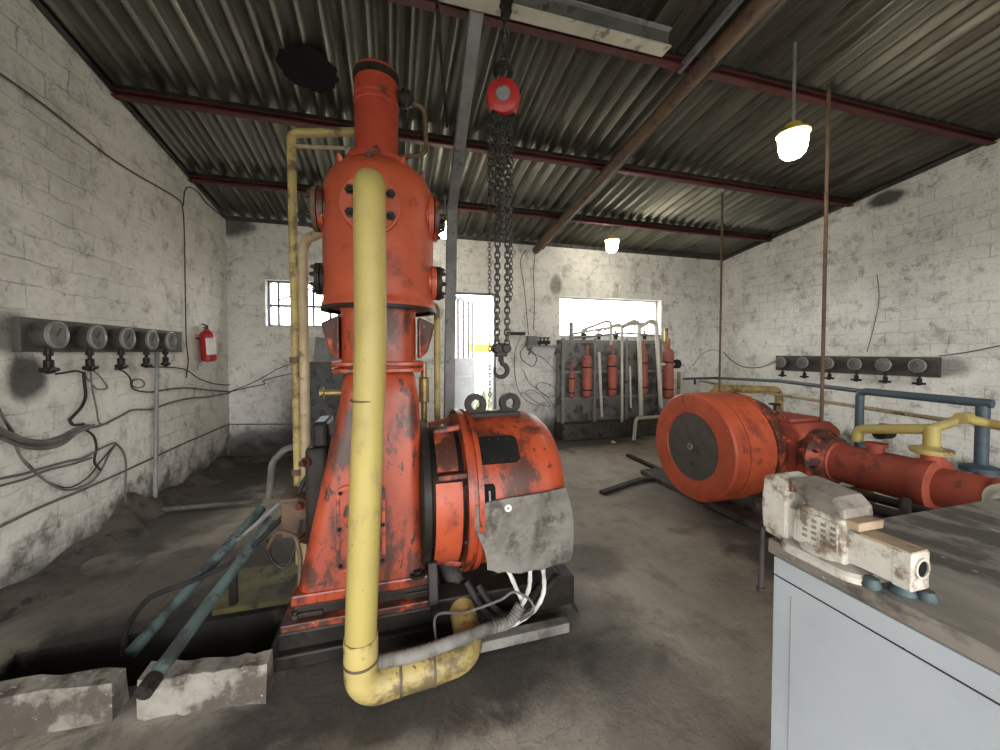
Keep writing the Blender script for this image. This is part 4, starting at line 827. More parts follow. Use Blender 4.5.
ho = thing('chain_hoist', (hx_, hyy, 1.3), 'red chain hoist with hanging load hook above the orange motor', 'hoist')
def link(b, c, d, L, w, r, rot):
    x, y, d = frame(d); x, y = x * math.cos(rot) + y * math.sin(rot), y * math.cos(rot) - x * math.sin(rot); p = []
    for k in range(8): a_ = PI * k / 7; p.append(c + d * (L / 2 - w / 2 + math.sin(a_) * w / 2) + x * (math.cos(a_) * w / 2))
    for k in range(8): a_ = PI * k / 7; p.append(c - d * (L / 2 - w / 2 + math.sin(a_) * w / 2) - x * (math.cos(a_) * w / 2))
    b.tube(p, r, 6, closed=True)
def chain(a, c, L, w, r, name, m, parent):
    """links threaded end to end along the line a-c"""
    b = MB(); d = (V(c) - V(a)); n = max(2, int(d.length / (L - 2 * r))); 
    for k in range(n): link(b, V(a) + d * ((k + .5) / n), d, L * 1.02, w, r, (k % 2) * PI / 2 + .6)
    return b.build(name, m, parent)
b = MB(); b.box((hx_, hyy, zt_ - .03), (.055, .07, .10)); b.lathe((hx_, hyy - .03, zt_ - .0), Y_, [(0, 0), (.04, 0), (.04, .06), (0, .06)], 16); b.build('beam_clamp', M['oil_black'], ho, smooth=30, bevel=.004)
dz = PY(503, 100, hyy).z; dx = PY(503, 100, hyy).x; hc_ = V((dx, hyy, dz)); HD = V((.27, .96, .12)).normalized()
chain((hx_, hyy, zt_ - .05), (dx, hyy, dz + .20), .075, .042, .0075, 'suspension_chain', M['chain'], ho)
ck = PY(503, 72, hyy); b = MB(); b.tube([ck + V((.05 * math.sin(a_), 0, .05 * math.cos(a_))) for a_ in [math.radians(x) for x in range(-140, 141, 20)]], .016, 10); b.build('top_hook', M['oil_black'], ho)
b = MB(); b.lathe(hc_ - HD * .075, HD, [(.03, 0), (.075, .0), (.098, .012), (.104, .03), (.104, .12), (.09, .15), (0, .15)], 40); hd = b.build('hoist_body', M['hoist_red'], ho, smooth=35)
b = MB(); b.lathe(hc_ - HD * .083, HD, [(0, 0), (.042, 0), (.046, .012), (0, .012)], 28); b.build('badge', M['grey_steel'], hd)
b = MB(); b.box(hc_ + V((0, .02, -.10)), (.15, .09, .05)); b.build('chain_guide', M['oil_black'], hd, smooth=0, bevel=.01)
zh = PY(500, 345, hyy).z
chain(PY(498, 118, hyy), PY(497, 346, hyy), .046, .032, .0058, 'load_chain', M['chain'], ho)
chain(PY(508, 118, hyy), PY(507, 346, hyy), .046, .032, .0058, 'load_chain', M['chain'], ho)
chain(PY(489, 115, hyy + .04), PY(490, 396, hyy + .04), .03, .02, .0028, 'hand_chain', M['chain'], ho)
chain(PY(512, 115, hyy + .04), PY(511, 300, hyy + .04), .03, .02, .0028, 'hand_chain', M['chain'], ho)
chain(PY(493, 117, hyy - .03), PY(493, 196, hyy - .03), .046, .032, .0055, 'slack_chain', M['chain'], ho)
chain(PY(503, 117, hyy - .03), PY(502, 240, hyy - .03), .046, .032, .0055, 'slack_chain', M['chain'], ho)
hk = PY(501, 350, hyy); b = MB(); b.box(hk, (.075, .05, .085)); b.lathe(hk + V((-.03, -.04, .01)), Y_, [(0, 0), (.03, 0), (.03, .08), (0, .08)], 18); b.lathe(hk + V((.03, -.04, .01)), Y_, [(0, 0), (.03, 0), (.03, .08), (0, .08)], 18); b.cyl(hk + V((0, 0, -.04)), hk + V((0, 0, -.075)), .018, 14); hb = b.build('hook_block', M['dark_iron'], ho, smooth=30, bevel=.006)
hp_ = hk + V((0, 0, -.115)); pts = []; rs = []
for k in range(15):
    f = k / 14; a_ = math.radians(80 - 285 * f); R_ = .042; pts.append(hp_ + V((R_ * math.cos(a_), 0, R_ * math.sin(a_) - .015))); rs.append(.017 * (1 - .55 * f ** 2) if f > .1 else .015)
b = MB(); b.tube([hk + V((0, 0, -.06)), hk + V((.005, 0, -.075))] + pts, [.015, .015] + rs, 12); b.build('load_hook', M['dark_iron'], hb, smooth=60)
# post with inclined head
pY = 3.87; p0 = PY(447.5, 420, pY); p1_ = PY(452, 205, pY); p2 = PY(478, -6, 2.42); 
st = thing('steel_post', (p0.x, pY, 0), 'grey square steel post behind the motor with its upper part leaning to the hoist beam', 'post')
b = MB(); b.bar((p0.x, pY, 0), p1_, .10, .09, up=Y_); b.build('upright', M['grey_steel'], st, smooth=0, bevel=.004)
b = MB(); b.bar(p1_ + V((0, 0, -.03)), p2, .10, .09, up=X_); b.build('leaning_head', M['grey_steel'], st, smooth=0, bevel=.004)
b = MB(); q0, q1 = PY(447, 125, 3.1), PY(437, 5, 2.4); b.bar(q0, q1, .02, .06); b.build('angle_iron', M['dark_iron'], st, smooth=0)
# rusty pipe rafter
ra = PY(757, -12, 2.05); rb = PY(532, 224, 5.9)
xr_ = 2.33
b = MB(); b.tube([(xr_, YF, zroof(YF) - .10), (xr_, YB - .02, zroof(YB) - .12)], .062, 16); tag(b.build('roof_rafter', M['rust']), 'rusty brown pipe rafter running under the purlins right of the hoist', 'roof beam')
b = MB(); b.bar((xr_ + .12, YF, zroof(YF) - .05), (xr_ + .12, YB, zroof(YB) - .07), .03, .05); tag(b.build('roof_rafter', M['dark_iron'], smooth=0), 'narrow dark angle iron running alongside the rusty pipe rafter', 'roof beam')
b = MB(); b.bar((xr_ - .10, YF, zroof(YF) - .02), (xr_ - .10, 2.6, zroof(2.6) - .04), .025, .06); tag(b.build('roof_rafter', M['grey_steel'], smooth=0), 'short grey strip left of the rusty pipe rafter near the top edge', 'roof beam')
# black ragged patch on the roof sheets
b = MB(); n = 28
d_ = ray(308, 66); t_ = (3.345 + .14 * YB - EYE.z) / (d_.z + .14 * d_.y); q = EYE + d_ * t_; cxs, cys = q.x, q.y
rads = [1 + random.uniform(-.1, .1) for _ in range(n)]
ringo = []; 
vs = []
for (f, dz_) in ((0, 0), (.35, 0), (.7, 0), (1, 0)):
    for k in range(n):
        a_ = 2 * PI * k / n; x = cxs + .215 * f * rads[k] * math.cos(a_); y = cys + .205 * f * rads[k] * math.sin(a_)
        vs.append(V((x, y, zroof(y) + .075 - .035)))
fs = [(i * n + k, i * n + (k + 1) % n, (i + 1) * n + (k + 1) % n, (i + 1) * n + k) for i in range(3) for k in range(n)]
m_ = len(vs); b.add(vs + [v + V((0, 0, .012)) for v in vs], fs + [tuple(m_ + x for x in reversed(f)) for f in fs] + [(3 * n + k, m_ + 3 * n + k, m_ + 3 * n + (k + 1) % n, 3 * n + (k + 1) % n) for k in range(n)])
tag(b.build('roof_patch', M['dead_black'], smooth=0), 'black ragged patch on the roof sheets left of the upper orange cylinder', 'patch')
# rods hanging from the roof
for (px, ya, yb2, zend, l, r) in ((720, 4.1, 4.1, .25, 'thin rod hanging from the roof behind the orange drum motor', .013), (823, 2.47, 2.47, .82, 'thin rod from the roof down to the crankcase lid', .015)):
    q = PY(px, 352, ya); tag(MB().tube([(q.x, ya, zend), (q.x, ya, zroof(ya) + .02)], r, 10).build('hanging_rod', M['rust']), l, 'rod', 'hanging rods')

# ------------------------------------------------------------------ lamps
def lamp(px, py, Zc, label):
    d = ray(px, py); p = EYE + d * Zc; z = zroof(p.y) + .04
    t = thing('ceiling_lamp', (p.x, p.y, p.z - .11), label, 'lamp', 'caged ceiling lamps')
    MB().lathe(p, Z_, [(0, -.135), (.05, -.128), (.08, -.10), (.094, -.05), (.10, .055), (0, .055)], 28).build('lamp_glass', M['bulb'], t)
    MB().lathe(p, Z_, [(.09, .05), (.112, .05), (.114, .062), (.10, .075), (.07, .09), (.05, .13), (0, .135)], 28).build('lamp_cap', M['lamp_yellow'], t)
    for k in range(0): a_ = PI / 2 * k + .4; MB().tube(spline([p + V((.104 * math.cos(a_), .104 * math.sin(a_), .05)), p + V((.10 * math.cos(a_), .10 * math.sin(a_), -.05)), p + V((.05 * math.cos(a_), .05 * math.sin(a_), -.118)), p + V((0, 0, -.128))], 4), .004, 6).build('guard_wire', M['lamp_yellow'], t)
    MB().tube([p + V((0, 0, .15)), V((p.x, p.y, z))], .012, 10).build('stem', M['grey_steel'], t)
    return p
LP = [lamp(793, 141, 2.95, 'lit yellow-capped ceiling lamp, nearest and largest, above the horizontal compressor'), lamp(612, 244, 5.9, 'lit yellow-capped ceiling lamp high before the wide back window'), lamp(445, 228, 4.9, 'lit yellow-capped ceiling lamp partly hidden behind the grey steel post')]

# ------------------------------------------------------------------ gauges on both side walls
gy = [PX(p, 337, XL + .10).y for p in (51, 92, 123, 148, 167)]; zg = PX(92, 337, XL + .1).z
b = MB(); za, zb_ = PX(60, 352, XL + .03).z, PX(60, 320.5, XL + .03).z; y0, y1 = PX(18, 337, XL + .03).y, PX(181, 337, XL + .03).y
b.box((XL + .02, (y0 + y1) / 2, (za + zb_) / 2), (.04, y1 - y0, zb_ - za)); tag(b.build('gauge_board', M['ledge'], smooth=0, bevel=.006), 'long dark grey board on the left wall carrying round gauges', 'board')
g0 = V((XL + .04, gy[0], zg)); RG = .083
def mk_gauge(p, d, label, group):
    t = thing('pressure_gauge', p, label, 'gauge', group)
    MB().lathe(p, d, [(RG * .9, 0), (RG * .96, .01), (RG * .96, .085), (RG * .85, .088), (0, .088)], 32).build('gauge_case', M['gauge_case'], t, smooth=35)
    rim = MB().lathe(p, d, [(RG * .86, .082), (RG * 1.02, .082), (RG * 1.04, .098), (RG * .9, .104), (RG * .86, .096)], 32, close=True).build('rim', M['gauge_rim'], t, smooth=35)
    di = MB().lathe(p, d, [(0, .086), (RG * .88, .086), (RG * .88, .0905), (0, .0905)], 28).build('dial', M['gauge_glass'], t, smooth=35)
    c = p + d * .093; u = V((0, .5, .8)).normalized(); MB().bar(c - u * .012, c + u * .052, .006, .002, up=d).build('needle', M['oil_black'], di, smooth=0)
    q = p + d * .045 + V((0, 0, -RG * .95)); b = MB(); b.lathe(q, -Z_, [(0, -.01), (.014, -.01), (.014, .02), (.022, .02), (.022, .05), (.012, .055), (.012, .075), (.024, .08), (.024, .125), (.01, .13), (0, .13)], 12)
    vt = b.build('gauge_stem', M['oil_black'], t, smooth=40); q2 = q + V((0, 0, -.14)); sg = 1 if d.x > 0 else -1
    b = MB(); b.lathe(q2 + V((0, -.055, 0)), Y_, [(0, 0), (.015, 0), (.015, .04), (.026, .045), (.026, .075), (.013, .08), (.013, .12), (0, .12)], 12); b.build('gauge_valve', M['oil_black'], t, smooth=40)
    return t
ordn = ['nearest and largest', 'second from the near end', 'third from the near end', 'fourth from the near end', 'fifth, at the conduit end']
gp = mk_gauge(g0, X_, 'grey round pressure gauge on the left wall board, ' + ordn[0], 'gauges on the left wall')
for k in range(1, 5):
    c = copy_tree(gp); c.location = V((g0.x, gy[k], zg)); c['label'] = 'grey round pressure gauge on the left wall board, ' + ordn[k]
gyr = [PX(p, 364, XR - .10).y for p in (782, 804, 829, 856, 885, 919)]; zr = PX(855, 364, XR - .1).z
b = MB(); za, zb_ = PX(860, 374, XR - .03).z, PX(860, 356.5, XR - .03).z; y0, y1 = PX(776, 364, XR - .03).y, PX(940, 364, XR - .03).y
b.box((XR - .02, (y0 + y1) / 2, (za + zb_) / 2), (.04, abs(y1 - y0), zb_ - za)); tag(b.build('gauge_board', M['ledge'], smooth=0, bevel=.006), 'long dark grey board on the right wall carrying round gauges', 'board')
g1_ = V((XR - .04, gyr[5], zr)); ordr = ['sixth and farthest, at the back end', 'fifth from the near end', 'fourth from the near end', 'third from the near end', 'second from the near end', 'nearest and largest']
gq = mk_gauge(g1_, -X_, 'grey round pressure gauge on the right wall board, ' + ordr[5], 'gauges on the right wall')
for k in range(5):
    c = copy_tree(gq); c.location = V((g1_.x, gyr[k], zr)); c['label'] = 'grey round pressure gauge on the right wall board, ' + ordr[k]

# ------------------------------------------------------------------ things on the left wall
def wwire(px, plane, off, r, name, label, m='cable_grey', cat='cable', n=6, X=True):
    if X and px[0][0] <= 2 and plane < 0: px = [(px[0][0] - 60, px[0][1] - (px[1][1] - px[0][1]) / (px[1][0] - px[0][0]) * 60)] + list(px)
    pts = [(PX(x, y, plane) if X else PY(x, y, plane)) for x, y in px]
    o = V((off, 0, 0)) if X else V((0, off, 0)); return tag(MB().tube(spline([p + o for p in pts], n), r * .8, 7).build(name, M[m]), label, cat)
L_ = lambda px, r, name, label, m='cable_grey', cat='cable', off=.02: wwire(px, XL, off, r, name, label, m, cat)
L_([(0, 76), (30, 97), (60, 120), (100, 152), (130, 172), (160, 189), (176, 199), (180, 206), (182, 230), (183, 290), (184, 340), (186, 360), (184, 378)], .008, 'wall_cable', 'dark cable running down the upper left wall and dropping beside the extinguisher', 'rust')
L_([(181, 206), (183, 190), (188, 187), (196, 192), (206, 204), (222, 217)], .007, 'wall_cable', 'short dark cable looping up to the eave in the back left corner', 'cable')
bun = [(-70, 398), (-14, 430), (0, 436), (12, 441), (25, 444), (40, 444), (58, 439), (74, 430), (84, 427)]; q = PX(40, 444, XL)
cb_ = thing('cable_bundle', q, 'thick bundle of dusty cables sagging across the left wall at the left edge', 'cable')
for k, (dy, of) in enumerate(((-3, .02), (0, .035), (2.5, .018), (-1, .05), (4.5, .025))): MB().tube(spline([PX(x + random.uniform(-1, 1), y + dy * (1 if i < 7 else .4) + random.uniform(-.7, .7), XL) + V((of, 0, 0)) for i, (x, y) in enumerate(bun)], 6), .0115, 8).build('strand', M['cable_grey'], cb_)
L_([(80, 427), (92, 427), (104, 423), (118, 416), (130, 410), (150, 409), (170, 402), (190, 398), (205, 397), (228, 393)], .011, 'wall_cable', 'dusty cable climbing from the sagging bundle toward the back left corner')
L_([(0, 478), (20, 474), (40, 468), (62, 462), (80, 458), (95, 450), (108, 444), (113, 444), (120, 452), (123, 466), (122, 490), (123, 506)], .010, 'wall_cable', 'dusty cable peaking over a nail and dropping to the floor of the left wall')
L_([(0, 485), (22, 479), (45, 470), (70, 464), (88, 458)], .009, 'wall_cable', 'dusty cable slanting just beneath the peaked cable at the left edge')
L_([(0, 420), (8, 432), (12, 448), (20, 462), (34, 475), (46, 484), (60, 490), (72, 489), (88, 482), (98, 470), (106, 454), (112, 445)], .0085, 'wall_cable', 'dark cable hanging in a deep loop below the thick bundle')
L_([(2, 424), (10, 440), (16, 456), (28, 468), (40, 480), (64, 488), (84, 478), (97, 462), (110, 447)], .006, 'wall_cable', 'thin cable hanging just inside the deep loop', 'cable')
L_([(80, 372), (81, 384), (82, 396), (78, 407), (68, 418), (66, 420), (70, 425), (80, 424)], .012, 'wall_cable', 'black cable hanging from the second gauge valve', 'cable')
L_([(87, 352), (87, 370), (89, 390), (93, 408), (96, 423), (105, 424)], .007, 'wall_cable', 'thin cable dropping from the gauge board between the second and third gauges')
L_([(80, 374), (87, 382), (94, 389), (104, 388), (98, 378), (90, 371), (84, 370)], .006, 'wall_cable', 'small loop of thin cable right of the second gauge valve')
L_([(112, 369), (120, 371), (127, 378), (129, 387), (136, 391), (150, 392), (168, 389), (186, 388), (205, 390), (229, 392)], .008, 'wall_cable', 'thin cable running from the third gauge to the back left corner', 'cable')
L_([(129, 386), (130, 381), (136, 379), (141, 382), (141, 386), (135, 388), (130, 386)], .006, 'cable_loop', 'small coiled ring of cable under the fourth gauge', 'cable')
L_([(142, 367), (160, 367), (176, 368), (186, 371), (198, 379), (214, 384), (229, 385)], .007, 'wall_cable', 'thin cable running from the fourth gauge past the foot of the extinguisher', 'cable')
L_([(52, 374), (60, 373), (72, 371), (80, 373)], .008, 'wall_cable', 'short cable joining the first and second gauge valves', 'cable')
L_([(82, 430), (90, 436), (93, 448), (91, 462), (97, 470)], .010, 'wall_cable', 'short dark cable tail dropping from the end of the thick bundle', 'cable')
wwire([(229, 392), (250, 387), (265, 384), (264, 381), (272, 378), (290, 374), (310, 371)], YB, -.02, .008, 'wall_cable', 'dark cable stepping across the back wall left of the compressor', 'cable', X=False)
wwire([(229, 392), (250, 384), (266, 376), (280, 368), (296, 363)], YB, -.02, .007, 'wall_cable', 'dark cable rising across the back wall under the barred window', 'cable', X=False)
wwire([(228, 424), (260, 424), (292, 424), (325, 423)], YB, -.02, .011, 'wall_cable', 'straight dusty cable low across the back wall under the barred window', X=False)
L_([(0, 525), (40, 506), (80, 490), (120, 472), (155, 456), (190, 440), (228, 424)], .010, 'wall_cable', 'long straight dusty cable low along the left wall')
q = PX(157, 352, XL + .03); q2 = PX(155, 503, XL + .03); tag(MB().tube([(XL + .03, q2.y, q2.z), (XL + .03, q.y, q.z)], .018, 12).build('conduit', M['grey_steel']), 'grey vertical conduit dropping from the gauge board to the floor', 'conduit')
# extinguisher hung slightly askew
e0 = PX(206, 345, XL + .06); t = thing('fire_extinguisher', e0 + V((0, 0, -.17)), 'small red fire extinguisher with white label hung askew on the left wall', 'extinguisher')
up_ = V((0, -.13, .99)).normalized(); b = MB(); s_ = PX(206, 361, XL + .06); hgt = PX(206, 329, XL + .06).z - s_.z; base = V((XL + .085, s_.y + .02, s_.z))
b.lathe(base, up_, [(0, 0), (.062, .0), (.075, .012), (.075, hgt * .82), (.06, hgt * .9), (.03, hgt * .95), (.03, hgt)], 28); b.build('cylinder', M['red_ext'], t, smooth=40)
b = MB(); x, y, d_ = frame(up_); dl = V((.9, -.43, 0)); al = math.atan2(dl.dot(y), dl.dot(x)); b.lathe(base + up_ * (hgt * .22), up_, [(.0755, 0), (.0775, 0), (.0775, hgt * .52), (.0755, hgt * .52)], 12, a0=al - 1.0, a1=al + 1.0, close=True)
b.build('label', M['label_white'], t)
tip = base + up_ * hgt; b = MB(); b.cyl(tip - up_ * .01, tip + up_ * .035, .018, 12); b.bar(tip + up_ * .04 + V((0, .02, 0)), tip + up_ * .05 + V((0, -.09, 0)), .02, .014); b.bar(tip + up_ * .02 + V((0, -.01, 0)), tip + up_ * .01 + V((0, -.08, 0)), .018, .01); b.build('valve_head', M['oil_black'], t, smooth=0)
MB().bar(base + up_ * (hgt * .7) + V((-.075, 0, 0)), base + up_ * (hgt * .7) + V((-.084, 0, 0)), .16, .02).build('bracket', M['dark_iron'], t, smooth=0)

# ------------------------------------------------------------------ back wall: separator rack, shelf, cables, cabinet
ry = 5.62
def RP(px, py, y=None): return PY(px, py, y or ry)
rk = thing('separator_rack', (RP(615, 440).x, ry, 0), 'grey rack of pipework standing in front of the wide back window', 'rack')
b = MB(); xa, xb2 = RP(563, 400).x, RP(668, 400).x; zt2 = RP(610, 422).z
b.box(((xa + xb2) / 2, ry + .16, zt2 / 2), (xb2 - xa, .34, zt2)); b.build('plinth', M['plinth'], rk, smooth=0, bevel=.02)
zt3 = RP(610, 340).z; b = MB(); b.box(((xa + xb2) / 2, ry + .24, (zt2 + zt3) / 2), (xb2 - xa, .03, zt3 - zt2)); b.build('back_plate', M['rack_grey'], rk, smooth=0)
for px in (566, 598, 630, 664): q = RP(px, 380); MB().bar((q.x, ry + .12, zt2), (q.x, ry + .12, zt3 + .03), .045).build('rack_post', M['grey_steel'], rk, smooth=0)
for py in (342, 372, 398): q = RP(600, py); MB().bar((xa, ry + .08, q.z), (xb2, ry + .08, q.z), .035).build('rack_rail', M['grey_steel'], rk, smooth=0)
for k, (px, w_, ya, yb2, l) in enumerate(((587, 10, 357, 398, 'faded orange gas cylinder on the rack, second from the left'), (612, 9, 356, 397, 'faded orange gas cylinder in the middle of the rack'), (643, 8.5, 352, 396, 'faded orange gas cylinder on the rack behind the thick white pipe'), (668, 10, 350, 399, 'faded orange gas cylinder at the right end of the rack'), (572, 6, 372, 398, 'small rust-stained orange cylinder at the left end of the rack'))):
    p = RP(px, yb2, ry); q = RP(px, ya, ry); r = w_ / 2 / 380 * ray(px, 380).length * 0 + w_ / 2 * (ry / ray(px, 380).y) / 380; h_ = q.z - p.z
    t = thing('gas_cylinder', (p.x, ry, p.z), l, 'cylinder', 'cylinders on the rack'); MB().lathe((p.x, ry, p.z), Z_, [(0, 0), (r * .5, .005), (r * .85, .03), (r, .07), (r, h_ - .05), (r * .8, h_), (r * .3, h_ + .02), (r * .3, h_ + .2), (0, h_ + .2)], 24).build('shell', M['tank_orange'], t, smooth=40)
    for zz in (.2, .75): MB().lathe((p.x, ry, p.z + h_ * zz), Z_, [(r, -.012), (r * 1.05, -.012), (r * 1.05, .012), (r, .012)], 24, close=True).build('strap', M['dark_iron'], t)
for k, (pts, r, l) in enumerate((([(611, 345), (611, 322), (606, 321), (583, 330)], .022, 'thin white vent pipe hooked over the rack, leftmost hook'), ([(622, 422), (622, 326), (618, 324), (604, 330)], .022, 'white vent pipe hooked over the middle of the rack'), ([(641, 417), (639, 323), (634, 321), (622, 327)], .036, 'thick white vent pipe with a hooked top in front of the rack'), ([(661, 408), (656, 323), (650, 321), (640, 327)], .036, 'thick white vent pipe with a hooked top at the right of the rack'), ([(602, 417), (599, 352)], .022, 'straight thin white pipe before the rack between two cylinders'), ([(631, 408), (630, 366)], .016, 'short thin white pipe before the rack right of its middle'))):
    tag(MB().tube(bend([RP(x, y, ry - .14) for x, y in pts], .07), r, 12).build('vent_pipe', M['white_pipe']), l, 'pipe', 'white pipes on the rack')
tag(MB().tube(bend([RP(676, 416, ry - .1), RP(636, 418, ry - .1), RP(633, 447, ry - .25), RP(626, 450, ry - .3), RP(612, 442, ry - .3)], .1), .03, 12).build('drain_pipe', M['white_pipe']), 'pale bent drain pipe low in front of the rack', 'pipe')
tag(MB().tube([RP(572, 334, ry), RP(612, 327, ry), RP(655, 322, ry)], .022, 10).build('header_pipe', M['white_pipe']), 'pale header pipe slanting across the top of the rack before the window', 'pipe')
tag(MB().tube([RP(572, 338, ry), RP(625, 333, ry), RP(660, 336, ry)], .02, 10).build('header_pipe', M['grey_steel']), 'grey header pipe lower across the top of the rack before the window', 'pipe')
q = RP(574, 335); tag(MB().bar((q.x, ry + .1, RP(574, 345).z), (q.x, ry + .1, RP(574, 322).z), .05).build('standpipe', M['grey_steel'], smooth=0), 'stubby grey standpipe at the left top of the rack', 'pipe')
for k in range(4):
    q = RP((585, 600, 617, 646)[k], 336); t = thing('rack_valve', (q.x, ry + .04, q.z), ('small dark valve on the rack top, leftmost', 'small dark valve on the rack top, second from the left', 'small dark valve on the rack top, third from the left', 'small dark valve on the rack top, rightmost')[k], 'valve', 'valves on the rack top'); b = MB(); b.lathe(V((q.x, ry + .04, q.z - .06)), Z_, [(0, 0), (.03, 0), (.03, .05), (.05, .06), (.05, .10), (.015, .11), (.015, .15), (0, .15)], 12); b.build('valve_body', M['dark_iron'], t); MB().tube([V((q.x + .05 * math.cos(a_), ry + .04 + .05 * math.sin(a_), q.z + .09)) for a_ in [2 * PI * j / 12 for j in range(12)]], .009, 6, closed=True).build('handwheel', M['dark_iron'], t)
t = thing('stop_valve', RP(676, 363, ry), 'black stop valve on a pale pipe at the right side of the rack', 'valve'); b = MB(); b.cyl(RP(660, 364, ry), RP(675, 364, ry), .03, 12); b.build('pipe', M['white_pipe'], t); b = MB(); b.lathe(RP(674, 364, ry), X_, [(0, 0), (.07, 0), (.08, .03), (.08, .09), (.05, .12), (0, .13)], 16); b.build('valve_body', M['oil_black'], t)
q = RP(679, 372, ry); q2 = RP(678, 398, ry); tag(MB().tube([q2 + V((0, 0, -.4)), q], .03, 12).build('ochre_pipe', M['yellow_old']), 'short ochre pipe right of the rack below the black stop valve', 'pipe')
tag(MB().tube([RP(666, 352, ry + .1), RP(666, 328, ry + .1)], .035, 12).build('ochre_pipe', M['yellow_old']), 'short ochre pipe standing at the right end of the wide window', 'pipe')
q = RP(668, 310, YB - .03); 
# shelf and cluster
sy = YB - .09; s0, s1 = PY(527, 346, sy), PY(560, 346, sy)
sh = thing('wall_shelf', ((s0.x + s1.x) / 2, sy, s0.z), 'small steel shelf on the back wall left of the wide window', 'shelf'); b = MB(); b.box(((s0.x + s1.x) / 2, sy, s0.z), (s1.x - s0.x, .18, .025)); b.build('board', M['grey_steel'], sh, smooth=0)
for x in (s0.x + .06, s1.x - .06): MB().bar((x, YB - .01, s0.z - .14), (x, YB - .16, s0.z - .015), .02).build('bracket', M['grey_steel'], sh, smooth=0)
q = PY(532, 338, sy); b = MB(); b.box((q.x, sy, s0.z + .09), (.17, .11, .15)); t = thing('junction_box', (q.x, sy, s0.z + .0125), 'pale grey box standing on the small wall shelf', 'box'); b.build('box_body', M['door_paint'], t, smooth=0, bevel=.008); MB().box((q.x, sy - .058, s0.z + .09), (.13, .006, .11)).build('box_lid', M['door_paint'], t, smooth=0, bevel=.002)
q = PY(543, 338, sy); t = thing('valve_manifold', (q.x, sy, s0.z + .0125), 'black valve cluster beside the pale box on the wall shelf', 'valve')
b = MB(); b.cyl((q.x - .09, sy, s0.z + .06), (q.x + .12, sy, s0.z + .06), .03, 12); b.cyl((q.x - .06, sy, s0.z + .012), (q.x - .06, sy, s0.z + .06), .025, 10); b.cyl((q.x + .06, sy, s0.z + .012), (q.x + .06, sy, s0.z + .06), .025, 10); b.build('manifold', M['dark_iron'], t)
for dx_ in (-.05, .02, .09): b = MB(); b.cyl((q.x + dx_, sy, s0.z + .06), (q.x + dx_, sy, s0.z + .14), .012, 10); b.lathe((q.x + dx_, sy, s0.z + .13), Z_, [(0, 0), (.035, 0), (.035, .015), (0, .02)], 12); b.build('valve_knob', M['dark_iron'], t)
b = MB(); b.box(PY(516, 333.5, YB - .05), (.30, .08, .05)); tag(b.build('terminal_strip', M['dark_iron'], smooth=0, bevel=.006), 'short dark terminal strip on the back wall right of the doorway', 'box')
W = lambda px, r, l, m='cable': wwire(px, YB, -.025, r, 'wall_cable', l, m, X=False)
W([(528, 335), (524, 290), (520, 262), (526, 250)], .007, 'thin cable dropping from the ceiling to the terminal strip')
W([(533, 330), (534, 300), (533, 275), (535, 248)], .007, 'thin cable dropping from the ceiling to the pale box')
W([(520, 338), (515, 350), (514, 370), (518, 390), (528, 402), (540, 406)], .006, 'long dark cable hanging in a big arc below the terminal strip')
W([(524, 342), (530, 352), (542, 358), (556, 372)], .006, 'dark cable slanting right beneath the wall shelf')
W([(526, 345), (520, 352), (522, 360), (532, 366), (536, 358), (530, 350), (526, 350)], .008, 'coil of dark cable hanging right of the load hook')
W([(523, 370), (528, 382), (538, 390), (548, 398), (554, 408)], .006, 'dark cable swinging low between the hook and the rack')
W([(540, 382), (552, 386), (556, 394), (548, 397), (540, 392), (536, 386), (540, 382)], .006, 'flat loop of dark cable on the wall left of the rack')
W([(524, 392), (532, 390), (544, 398), (550, 406), (540, 404), (530, 398), (524, 392)], .006, 'lower flat loop of dark cable on the wall left of the rack')
W([(692, 366), (700, 355), (710, 350), (718, 351)], .006, 'dark cable sagging into the back right corner of the room')
wwire([(724, 352), (732, 360), (745, 367), (762, 367), (776, 361)], XR, -.02, .008, 'wall_cable', 'dark cable sagging from the back right corner to the gauge board', 'cable')
wwire([(868, 352), (874, 330), (880, 300), (878, 275)], XR, -.02, .006, 'wall_cable', 'thin cable dropping down the right wall to the gauge board', 'cable_grey')
wwire([(940, 356), (970, 352), (1000, 346), (1030, 340)], XR, -.02, .008, 'wall_cable', 'cable running along the right wall from the gauge board to the frame edge', 'cable_grey')
# cabinet behind the compressor
q0, q1 = PY(306, 362, 5.5), PY(348, 362, 5.5); t = thing('control_cabinet', ((q0.x + q1.x) / 2, 5.6, 0), 'dark grey cabinet standing behind the tall compressor below the barred window', 'cabinet')
b = MB(); b.box(((q0.x + q1.x) / 2, 5.62, q0.z / 2 + .0), (q1.x - q0.x, .45, q0.z)); b.build('cabinet_body', M['cabinet'], t, smooth=0, bevel=.01)
b = MB(); b.box(((q0.x + q1.x) / 2, 5.385, q0.z * .55), (q1.x - q0.x - .08, .02, q0.z * .75)); d_ = b.build('cabinet_door', M['cabinet'], t, smooth=0, bevel=.006); MB().bar((q1.x - .1, 5.365, q0.z * .5), (q1.x - .1, 5.365, q0.z * .62), .025).build('handle', M['dark_iron'], d_, smooth=0)
b = MB(); p = PY(330, 348, 5.5); b.loft([[V((q0.x + .1, 5.45, q0.z)), V((q1.x - .05, 5.45, q0.z)), V((q1.x - .05, 5.8, q0.z)), V((q0.x + .1, 5.8, q0.z))], [V((q0.x + .1, 5.6, q0.z + .34)), V((q0.x + .35, 5.6, q0.z + .30)), V((q0.x + .35, 5.8, q0.z + .30)), V((q0.x + .1, 5.8, q0.z + .34))]]); tag(b.build('duct_hood', M['grey_steel'], smooth=0, bevel=.01), 'slanted grey duct hood on top of the dark cabinet', 'hood')
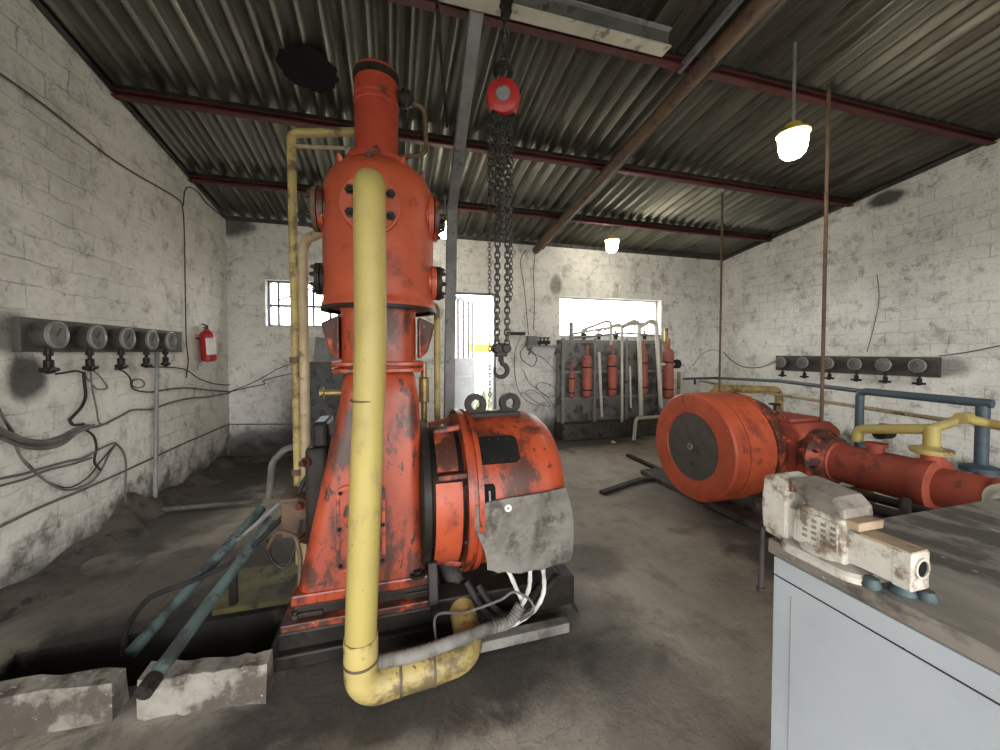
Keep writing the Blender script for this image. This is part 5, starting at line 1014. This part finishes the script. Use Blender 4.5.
# scraps on the floor before the rack
for (x0_, y0_, x1_, y1_, l) in ((602, 493, 640, 480, 'dark flat scrap bar lying on the floor left of the orange drum'), (640, 480, 672, 477, 'second dark scrap bar on the floor touching the orange drum'), (628, 455, 664, 472, 'dark angle bar lying on the floor before the rack')):
    a, c = PZ(x0_, y0_, .02), PZ(x1_, y1_, .02); tag(MB().bar(a, c, .07, .035).build('scrap_bar', M['dark_iron'], smooth=0, bevel=.004), l, 'bar', 'scrap bars on the floor')

# ------------------------------------------------------------------ daylight
w = bpy.data.worlds.new('overcast'); SC.world = w; w.use_nodes = True; nt = w.node_tree
bg = nt.nodes['Background']; g = nd(nt, 'ShaderNodeTexCoord'); s = nd(nt, 'ShaderNodeSeparateXYZ'); nt.links.new(g.outputs['Generated'], s.inputs[0])
nt.links.new(mixc(nt, ramp(nt, s.outputs[2], -.1, .9), (1.0, .985, .96), (.80, .90, 1.0)), bg.inputs[0]); bg.inputs[1].default_value = SKY
def portal(c, sx, sz, ry_):
    l = bpy.data.lights.new('daylight_portal', 'AREA'); l.shape = 'RECTANGLE'; l.size = sx; l.size_y = sz; l.cycles.is_portal = True
    o = bpy.data.objects.new('daylight_portal', l); COL.objects.link(o); o.location = c; o.rotation_euler = (ry_, 0, 0)
for (h, y, r) in ((W1, YB + T, -PI / 2), (W2, YB + T, -PI / 2), (D1, YB + T, -PI / 2), (GATE, YF - T, PI / 2)): portal(((h[0] + h[1]) / 2, y, (h[2] + h[3]) / 2), h[1] - h[0], h[3] - h[2], r)
l = bpy.data.lights.new('daylight_portal', 'AREA'); l.shape = 'RECTANGLE'; l.size = SIDE[2]; l.size_y = SIDE[1] - SIDE[0]; l.cycles.is_portal = True
o = bpy.data.objects.new('daylight_portal', l); COL.objects.link(o); o.location = (XL - T, (SIDE[0] + SIDE[1]) / 2, SIDE[2] / 2); o.rotation_euler = (0, -PI / 2, 0)
for p in LP:
    l = bpy.data.lights.new('lamp_bulb', 'POINT'); l.energy = LAMPW; l.color = (1, .9, .7); l.shadow_soft_size = .13; o = bpy.data.objects.new('lamp_bulb', l); COL.objects.link(o); o.location = p + V((0, 0, -.27))
if HAZE:
    hm, hnt, hb_ = newmat('dusty_air'); hnt.nodes.remove(hb_); vsn = nd(hnt, 'ShaderNodeVolumeScatter'); vsn.inputs['Density'].default_value = HAZE; vsn.inputs['Anisotropy'].default_value = .35; vsn.inputs['Color'].default_value = (.95, .97, 1, 1)
    hnt.links.new(vsn.outputs[0], hnt.nodes['Material Output'].inputs['Volume'])
    b = MB(); b.box(((XL + XR) / 2, (YF + YB) / 2, 2.1), (XR - XL + .02, YB - YF + .02, 5.3)); o = b.build('room_haze', hm, smooth=0); o['kind'] = 'stuff'; o['label'] = 'thin dusty haze hanging in the room'; o['category'] = 'haze'
vs = SC.view_settings; vs.view_transform = 'Standard'; vs.look = 'None'; vs.exposure = EXPO; vs.gamma = 1; vs.use_curve_mapping = False
